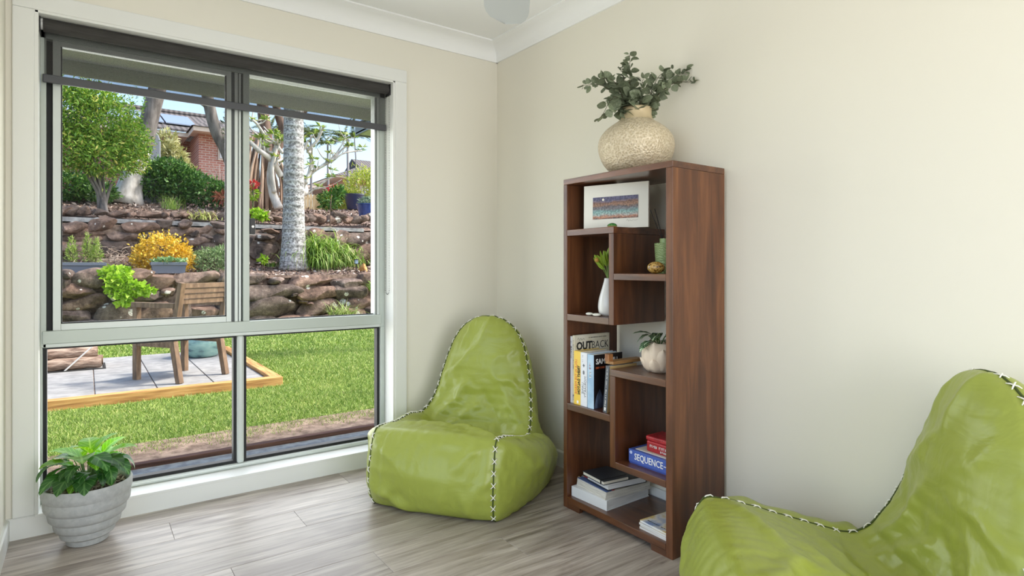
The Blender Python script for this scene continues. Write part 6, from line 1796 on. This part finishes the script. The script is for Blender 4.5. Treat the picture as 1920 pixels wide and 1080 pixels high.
# dark hedge, cream shrub, bare twigs, grey pillar
m_hedge = mat('hedge_leaf', rough=0.45, trans=0.2, island=[(0.0, (46, 84, 36)), (0.5, (80, 128, 52)), (1.0, (132, 172, 86))])
bush('dark_hedge', 'low dark green hedge in front of the brick house', (0.2, 15.6, zt(.2, 15.6)), [(-0.5, 15.7, 3.4, 0.55, 0.5, 0.5), (0.1, 15.5, 3.35, 0.6, 0.5, 0.5), (0.6, 15.4, 3.15, 0.6, 0.5, 0.4), (1.1, 15.3, 3.1, 0.4, 0.5, 0.3), (-.2, 15.6, 3.7, .5, .5, .3)], 6500, 0.11, m_hedge, aspect=0.5, seed=86, cat='hedge')
bush('ground_cover', 'dark green ground cover under the leafy tree', (-2.2, 15.4, zt(-2.2, 15.4)), [(-2.5, 15.4, 3.05, 0.8, 0.5, 0.35), (-1.75, 15.0, 2.9, 0.35, 0.3, 0.22)], 3000, 0.11, m_hedge, aspect=0.5, seed=87, cat='shrub')
bush('cream_shrub', 'cream yellow leafy shrub before the arched window', (0.15, 17.5, 3.1), [(-0.08, 17.5, 4.75, 0.28, 0.3, 0.36), (0.1, 17.5, 4.35, 0.36, 0.3, 0.36), (0.25, 17.4, 4.0, .4, .3, .25)], 1300, 0.16, mat('cream_leaf', rough=0.5, trans=0.25, island=[(0.0, (150, 150, 84)), (0.5, (206, 204, 140)), (1.0, (236, 232, 186))]), aspect=0.35, seed=88)
t = thing('bare_shrub', 'leafless pale twiggy shrub by the brick pier', 'shrub', (1.15, 15.9, zt(1.15, 15.9)))
b = MB(); rr = random.Random(14)
for k in range(90):
    a = rr.uniform(0, 6.28); s_ = rr.uniform(0.1, 0.5); h = rr.uniform(0.5, 1.35)
    b.tube([Vector(p) for p in smooth_path([(0, 0, 0), (math.cos(a) * s_ * .5, math.sin(a) * s_ * .5, h * .6), (math.cos(a) * s_ * 1.3 + rr.gauss(0, .1), math.sin(a) * s_, h)], 5)], [.012, .01, .008, .006, .004], 4)
b.build('twigs', mat('pink_twig', rough=0.9, island=[(0, (150, 122, 112)), (1, (216, 196, 186))]), t)['kind'] = 'stuff'
t = thing('grey_pillar', 'smooth blue-grey rendered pillar with rounded top behind the tree', 'pillar', (-0.62, 16.2, 2.8))
MB().prism([(-0.3, 0), (0.24, 0), (0.24, 1.75), (0.18, 1.93), (0.06, 2.0), (-0.3, 2.0)], 'y', -0.25, 0.25).build('render', mat('blue_grey_render', (150, 154, 164), rough=0.9, bump=0.1, bscale=60), t, bevel=0.03)
bush('red_bromeliad', 'small reddish bromeliad left of the window lock', (0.95, 14.4, zt(.95, 14.4)), [(0.95, 14.4, 2.92, 0.2, 0.15, 0.1)], 130, 0.16, mat('red_leaf', rough=0.5, island=[(0, (150, 74, 52)), (1, (206, 140, 104))]), stem=False, aspect=0.3, seed=90, cat='plant')

# weathered aerial roots with dark trunks above
rt = thing('root_tree', 'tree with a skirt of pale aerial roots left of the palm trunk', 'tree', (2.25, 15.6, zt(2.25, 15.6) - .05))
rr = random.Random(17)
m_root = mat('pale_root', rough=0.9, objrand=0.15, var=[(0.35, (140, 116, 98)), (0.65, (192, 168, 148))], scale=6, stretch=(2, 2, 0.3), bump=0.4)
zb = 0.0
for k in range(34):
    x = rr.uniform(-0.55, 0.6); y_ = rr.uniform(-.3, .3); h = rr.uniform(1.5, 2.4)
    MB().tube([Vector(p) for p in smooth_path([(x * 1.15, y_ * 1.3, -.05), (x * 0.95 + rr.gauss(0, .04), y_, h * .5), (x * 0.5 + rr.gauss(0, .05), y_ * .5, h)], 6)], [rr.uniform(.03, .07)] * 4 + [.03, .025], 6).build('aerial_root', m_root, rt, smooth='all')
for pts, r0, r1 in (([(0.1, 0, 1.2), (0.1, 0, 1.9), (0.03, 0, 2.5), (-0.05, 0, 3.3), (-.1, 0, 4.6)], 0.2, 0.14), ([(0.2, 0, 1.6), (0.55, 0, 2.4), (0.42, 0, 2.9), (0.25, 0, 3.6)], 0.16, 0.1), ([(.5, 0, 2.3), (.95, 0, 2.8), (1.4, 0, 3.6)], .12, .08)):
    P_ = smooth_path(pts, 14)
    MB().tube([Vector(p) for p in P_], [r0 + (r1 - r0) * i / 13 for i in range(14)], 10).build('trunk', m_bark_d, rt, smooth='all')

# frangipani
fb = (2.45, 14.0, zt(2.4, 14.0) - .1)
FRANGI = [([(2.267, 2.672), (2.136, 3.072), (2.064, 3.555), (2.079, 3.936)], 0.1, 0.065), ([(2.359, 3.581), (2.136, 3.915), (1.956, 4.058), (1.727, 4.194), (1.502, 4.407)], 0.07, 0.045), ([(2.136, 3.099), (2.053, 3.716), (2.149, 4.161), (2.188, 4.437)], 0.055, 0.035), ([(2.346, 4.183), (2.227, 4.415), (2.241, 4.662)], 0.035, 0.025), ([(1.969, 4.168), (1.987, 4.413), (1.727, 4.596)], 0.035, 0.025), ([(1.969, 4.573), (1.702, 4.914), (1.552, 4.999)], 0.035, 0.025), ([(2.747, 2.949), (2.855, 3.096), (2.993, 3.218), (2.965, 3.44), (3.243, 3.802), (3.7, 4.104)], 0.08, 0.025), ([(2.965, 3.412), (3.131, 3.792), (3.187, 4.277), (3.076, 4.377), (3.299, 4.658), (3.413, 4.956)], 0.05, 0.03), ([(3.02, 3.108), (3.243, 3.265), (3.729, 3.676)], 0.025, 0.015), ([(2.747, 4.061), (2.938, 4.417), (3.02, 4.595)], 0.045, 0.03), ([(2.855, 3.347), (2.774, 3.758), (2.76, 4.007)], 0.025, 0.02), ([(3.7, 4.104), (4.111, 4.555), (4.26, 4.66)], 0.025, 0.02), ([(3.243, 3.802), (3.816, 4.289), (4.141, 4.821)], 0.025, 0.015), ([(3.7, 4.076), (4.051, 4.373), (4.626, 4.527)], 0.025, 0.015)]
branch_tree('frangipani_tree', 'bare pale frangipani with thick knobbly branches behind the palm', fb, [([(x, 14.0 + 0.12 * math.sin(k * 1.7 + i), z_) for i, (x, z_) in enumerate(pts)], r0 * 1.25, r1 * 1.3) for k, (pts, r0, r1) in enumerate(FRANGI)], m_bark_w)
fr = bpy.data.objects['frangipani_tree']
rr = random.Random(26)
twig_tips = []
for pts, r0, r1 in FRANGI[1:]:
    for (x, z_) in pts[1:]:
        for k in range(2):
            dx, dz = rr.gauss(0, 0.22), rr.uniform(0.08, 0.38)
            y0 = 14.0 + rr.uniform(-.1, .1); dy = rr.gauss(0, .2)
            MB().tube([Vector(p) for p in smooth_path([(x - fb[0], y0 - fb[1], z_ - fb[2]), (x + dx * .6 - fb[0], y0 + dy * .5 - fb[1], z_ + dz * .4 - fb[2]), (x + dx - fb[0], y0 + dy - fb[1], z_ + dz - fb[2])], 7)], [r1 * 0.9 - r1 * 0.06 * i for i in range(7)], 7).build('twig', m_bark_w, fr, smooth='all')
            twig_tips.append((x + dx, y0 + dy, z_ + dz))
tips = [(pts[-1][0], 14.0, pts[-1][1]) for pts, _, _ in FRANGI[1:]] + twig_tips[::2]
P, D = [], []
rr = random.Random(6)
for (x, y_, z_) in tips:
    for k in range(9):
        a = rr.uniform(0, 6.28)
        P.append((x - fb[0], y_ - fb[1], z_ - fb[2])); D.append((math.cos(a), math.sin(a), rr.uniform(-.1, .9)))
obj('foliage', leaf_mesh('foliage', np.array(P), 0.20, np.array(D), 0.32), mat('frangipani_leaf', rough=0.5, trans=0.35, island=[(0, (90, 124, 50)), (0.6, (160, 184, 84)), (1, (206, 210, 130))]), fr)['kind'] = 'stuff'

# red flowers
m_redf = mat('coral_flower', rough=0.5, trans=0.2, island=[(0, (206, 52, 62)), (1, (244, 120, 116))])
for (x, y_, z_, h, lab) in ((1.72, 14.6, 3.36, 0.72, 'coral red flower head on a stalk left of the palm'), (3.98, 14.6, 3.42, 0.6, 'coral red flower by the dark croton')):
    zg = zt(x, y_)
    t = thing('red_flower', lab, 'flower', (x, y_, zg), group='coral flowers on the upper slope')
    hh = z_ - zg
    MB().tube([(0, 0, 0), (0.01, 0, hh)], 0.014, 6).build('stalk', m_stk, t)
    rng = np.random.RandomState(int(x * 10))
    P, d = cloud([(0, 0, hh, 0.12, 0.12, 0.09)], 120, rng); obj('petals', leaf_mesh('petals', P, 0.08, d, 0.6, rng=rng), m_redf, t)
    P, d = cloud([(0, 0, hh - .25, 0.12, 0.12, 0.13)], 90, rng); obj('foliage', leaf_mesh('foliage', P, 0.12, d, 0.4, rng=rng), m_lime, t)

# right hand shrubs, blue pots
bush('croton_shrub', 'dark glossy green shrub at the foot of the slope', (3.8, 14.2, zt(3.8, 14.2)), [(3.75, 14.2, 3.02, 0.32, 0.25, 0.22), (4.0, 14.2, 3.25, 0.16, .15, .2)], 420, 0.14, m_hedge, aspect=0.4, seed=92)
bush('yellow_green_shrub', 'large airy yellow-green shrub beside the neighbouring house', (6.2, 17.4, zt(6.2, 17.4)), [(5.3, 17.4, 3.45, 0.6, 0.5, 0.4), (6.2, 17.5, 3.95, 0.8, 0.6, 0.7), (6.9, 17.6, 4.1, 0.7, 0.6, 0.7), (4.8, 17.2, 3.3, .35, .4, .25)], 5200, 0.12, mat('yellow_green_leaf', rough=0.5, trans=0.35, island=[(0, (128, 150, 40)), (0.5, (190, 204, 74)), (1, (228, 230, 130))]), aspect=0.28, seed=93)
m_bluep = mat('blue_glaze', rough=0.25, coat=0.5, var=[(0.35, (44, 70, 140)), (0.65, (84, 116, 186))], scale=8, stretch=(1, 1, .3))
def bpot(label, loc, r0, r1, h, m):
    t = thing('blue_pot', label, 'pot', loc, group='blue glazed pots on the upper slope')
    MB().lathe([(r0, 0), (r1 * .97, h * .8), (r1, h * .92), (r1 * 1.05, h * .94), (r1 * 1.05, h), (r1 * .93, h), (r1 * .9, h * .85), (0, h * .84)], 36).build('body', m, t, smooth=True)
    return t
bpot('wide royal blue glazed pot at the right edge of the slope', (5.15, 14.6, 2.62), 0.32, 0.40, 0.39, m_bluep)
bush('pot_succulent', 'grey-green plant filling the wide blue pot', (5.15, 14.6, 2.93), [(5.15, 14.6, 3.08, 0.30, 0.28, 0.14)], 450, 0.11, mat('grey_green_leaf', rough=0.6, trans=.15, island=[(0, (96, 124, 100)), (1, (170, 190, 160))]), stem=False, aspect=0.35, seed=94, cat='plant')
bpot('dark navy tapered pot behind the wide blue pot', (5.40, 16.6, 3.02), 0.22, 0.33, 0.52, mat('navy_glaze', (44, 50, 84), rough=0.3, coat=0.4))
sp_ = branch_tree('young_sapling', 'thin dark sapling stem standing by the kerb', (3.15, 12.35, 2.05), [([(3.15, 12.35, 2.05), (3.14, 12.35, 2.5), (3.18, 12.35, 2.95)], 0.016, 0.01), ([(3.15, 12.35, 2.6), (3.5, 12.35, 2.25)], 0.01, 0.006)], m_bark_d, 'sapling')

# paling fence on the slope
fn = thing('paling_fence', 'pale timber paling fence beyond the frangipani', 'fence', (3.8, 18.0, zt(3.8, 18.0)))
m_pal = mat('pale_paling', rough=0.8, objrand=0.08, var=[(0.35, (190, 160, 118)), (0.65, (226, 202, 162))], scale=6, stretch=(2, 2, .4))
pme = MB().prism([(-0.05, 0), (0.05, 0), (0.05, 0.66), (0, 0.72), (-0.05, 0.66)], 'y', -0.01, 0.01).mesh('paling'); pme.materials.append(m_pal)
for k in range(34):
    o = obj('paling', pme, m_pal, fn); o.location = (-1.9 + k * 0.112, 0, -0.02 - 0.01 * (k % 3))
MB().box(-2, 1.9, 0.011, 0.05, 0.15, 0.22).box(-2, 1.9, 0.011, 0.05, 0.48, 0.55).build('rail', m_pal, fn)

# slender distant palms
m_ptr = mat('slender_palm_bark', (150, 148, 146), rough=0.9)
for k, (x, y_, h, r_, lab) in enumerate(((7.9, 24, 4.0, 0.075, 'slender palm against the sky, nearest the right house'), (7.96, 27, 4.1, 0.07, 'second slender palm left of the right house'), (7.1, 27, 4.4, 0.07, 'slender palm in the middle of the distant row'), (5.8, 25, 4.2, 0.075, 'distant slender palm just right of the frangipani trunk'), (5.1, 26, 4.4, 0.07, 'leftmost distant slender palm beside the thick palm'))):
    zg = zt(x, y_)
    t = thing('slender_palm', lab, 'palm', (x, y_, zg), group='slender palms in the distance')
    MB().tube([(0, 0, 0), (0.03, 0, h * .5), (0, 0, h)], [r_, r_ * .85, r_ * .7], 8).build('trunk', m_ptr, t, smooth='all')
    palm_fronds(t, h, 7, 1.5, m_frond, 200 + k, 1.1, 0.42)

# ---- brick house on the left
def brick_mat(name, c1, c2, mortar, scale=1.0):
    def f(t, bsdf, tc, mp):
        L = t.links.new
        br = nd(t, 'ShaderNodeTexBrick', Scale=scale, Mortar_Size=0.012, Brick_Width=0.24, Row_Height=0.086)
        br.inputs['Color1'].default_value = lin(c1); br.inputs['Color2'].default_value = lin(c2); br.inputs['Mortar'].default_value = lin(mortar)
        m1 = t.nodes.new('ShaderNodeMapping'); m1.inputs['Rotation'].default_value = (rad(90), 0, 0)
        L(tc.outputs['Object'], m1.inputs[0]); L(m1.outputs[0], br.inputs['Vector']); L(br.outputs['Color'], bsdf.inputs['Base Color'])
    return mat(name, rough=0.9, extra=f)
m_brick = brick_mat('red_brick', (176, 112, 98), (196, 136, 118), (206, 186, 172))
def tile_extra(t, bsdf, tc, mp):
    L = t.links.new
    w = nd(t, 'ShaderNodeTexWave', Scale=1.0, Distortion=0.3); w.bands_direction = 'X'
    m1 = t.nodes.new('ShaderNodeMapping'); m1.inputs['Scale'].default_value = (1.6, 1.6, 1.6); L(tc.outputs['Object'], m1.inputs[0]); L(m1.outputs[0], w.inputs['Vector'])
    r = ramp_node(t, [(0.2, (78, 72, 70)), (0.8, (116, 108, 104))]); L(w.outputs[0], r.inputs[0]); L(r.outputs[0], bsdf.inputs['Base Color'])
m_tile = mat('grey_roof_tile', rough=0.8, extra=tile_extra)
m_cream = mat('cream_fascia', (226, 208, 190), rough=0.6)
HB = (0.0, 22.0, 3.0)
hs_ = thing('brick_house', 'red brick house with solar panels behind the garden', 'house', HB)
def hp(name, mb, m, **k):
    return W(mb, HB).build(name, m, hs_, **k)
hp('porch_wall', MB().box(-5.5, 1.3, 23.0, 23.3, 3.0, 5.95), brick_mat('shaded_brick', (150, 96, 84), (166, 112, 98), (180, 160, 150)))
hp('wing_wall', MB().box(1.22, 2.95, 20.75, 21.0, 3.0, 5.93).box(2.75, 2.95, 21.0, 26.0, 3.0, 5.93), m_brick)
hp('wing_side_wall', MB().box(1.22, 1.4, 21.0, 23.0, 3.0, 5.93), m_brick)
hp('soffit', MB().box(-6, 1.0, 21.5, 23.0, 5.86, 5.9), m_cream)
hp('fascia', MB().box(-6, 1.0, 21.46, 21.5, 5.80, 5.95), m_cream)
hp('wing_fascia', MB().box(0.96, 1.0, 20.1, 21.5, 5.80, 5.95).box(0.96, 3.3, 20.06, 20.1, 5.80, 5.95), m_cream)
hp('wing_soffit', MB().box(1.0, 3.3, 20.1, 21.5, 5.86, 5.9), m_cream)
hp('roof', MB().add([(-6, 21.4, 5.96), (1.3, 21.4, 5.96), (2.4, 26, 7.55), (-6, 26, 7.55), (-6, 21.4, 6.04), (1.3, 21.4, 6.04), (2.4, 26, 7.63), (-6, 26, 7.63)], [(0, 1, 2, 3), (4, 7, 6, 5), (0, 4, 5, 1), (1, 5, 6, 2), (2, 6, 7, 3), (3, 7, 4, 0)]), m_tile)
hp('wing_roof', MB().add([(0.9, 20.0, 5.96), (3.35, 20.0, 5.96), (2.1, 22, 6.7), (2.1, 26, 6.9), (0.9, 26.0, 5.96), (3.35, 26, 5.96)], [(0, 1, 2), (0, 2, 3, 4), (1, 5, 3, 2)]), m_tile)
hp('ridge_cap', MB().tube([(-6, 26, 7.66), (2.4, 26, 7.66)], 0.12, 8), m_tile)
m_sol = mat('solar_panel', (150, 156, 170), rough=0.15, coat=0.6)
sl_ = 1.59 / 4.6
for k in range(5):
    x0 = -3.9 + k * 1.06
    def Rp(x, y_): return (x, y_, 6.10 + (y_ - 21.4) * sl_)
    vs = [Rp(x0, 22.2), Rp(x0 + 1.0, 22.2), Rp(x0 + 1.0, 24.6), Rp(x0, 24.6)]
    hp('solar_panel', MB().add(vs + [(a, b_, c + 0.04) for a, b_, c in vs], [(0, 3, 2, 1), (4, 5, 6, 7), (0, 1, 5, 4), (1, 2, 6, 5), (2, 3, 7, 6), (3, 0, 4, 7)]), m_sol)
m_blindw = mat('white_blind', (226, 228, 230), rough=0.5)
wf = hp('window_frame', MB().box(1.84, 2.6, 20.70, 20.749, 4.95, 5.86), m_cream)
hp('window_pane', MB().box(1.90, 2.54, 20.66, 20.699, 5.02, 5.80), m_blindw)
aw = [(0.95 + 0.62 * math.cos(a), 5.0 + 0.55 * math.sin(a)) for a in np.linspace(0, PI, 14)]
hp('arched_window', MB().prism([(x - 0.35, z_) for x, z_ in aw], 'y', 22.9, 22.99), m_blindw)
hp('front_door', MB().box(0.25, 1.15, 22.94, 22.99, 3.1, 4.95), mat('dark_door', (98, 72, 64), rough=0.6))

# ---- house on the right
HR = (13.0, 33.0, 3.2)
hr = thing('neighbour_house', 'distant brick house with grey gabled roof at the right', 'house', HR)
def hq(name, mb, m, **k):
    return W(mb, HR).build(name, m, hr, **k)
hq('brick_wall', MB().box(11.0, 18.0, 33.0, 39.0, 3.0, 6.55), brick_mat('tan_brick', (182, 136, 112), (196, 150, 124), (206, 186, 170)))
hq('eave', MB().box(10.2, 18.5, 32.2, 39.8, 6.5, 6.62), m_cream)
hq('roof', MB().add([(10.1, 32.1, 6.62), (18.6, 32.1, 6.62), (18.6, 39.9, 6.62), (10.1, 39.9, 6.62), (12.6, 34.6, 7.7), (16.5, 34.6, 7.7), (16.5, 37.4, 7.7), (12.6, 37.4, 7.7), (12.6, 36, 8.4), (16.5, 36, 8.4)], [(0, 1, 5, 4), (1, 2, 6, 5), (2, 3, 7, 6), (3, 0, 4, 7), (4, 5, 9, 8), (6, 7, 8, 9), (5, 6, 9), (7, 4, 8)]), m_tile)
for x in (12.0, 13.6, 15.2):
    f_ = hq('window', MB().box(x, x + 0.9, 32.95, 33.0, 5.0, 6.2), m_cream)
    hq('window_pane', MB().box(x + .08, x + .82, 32.9, 32.949, 5.08, 6.12), m_blindw)
hq('carport_roof', MB().box(7.6, 10.9, 33.5, 37, 5.9, 6.05), m_cream)
hq('carport_post', MB().box(8.6, 8.75, 33.6, 33.75, 3.0, 5.9), mat('dark_post', (70, 74, 78), rough=.6))
t = thing('aerial_mast', 'thin bare mast beside the distant house roof', 'mast', (8.6, 24.5, 3.2))
MB().tube([(0, 0, 0), (-.1, 0, 3.0), (-.25, 0, 5.2)], [0.05, 0.035, 0.02], 6).build('pole', m_ptr, t)
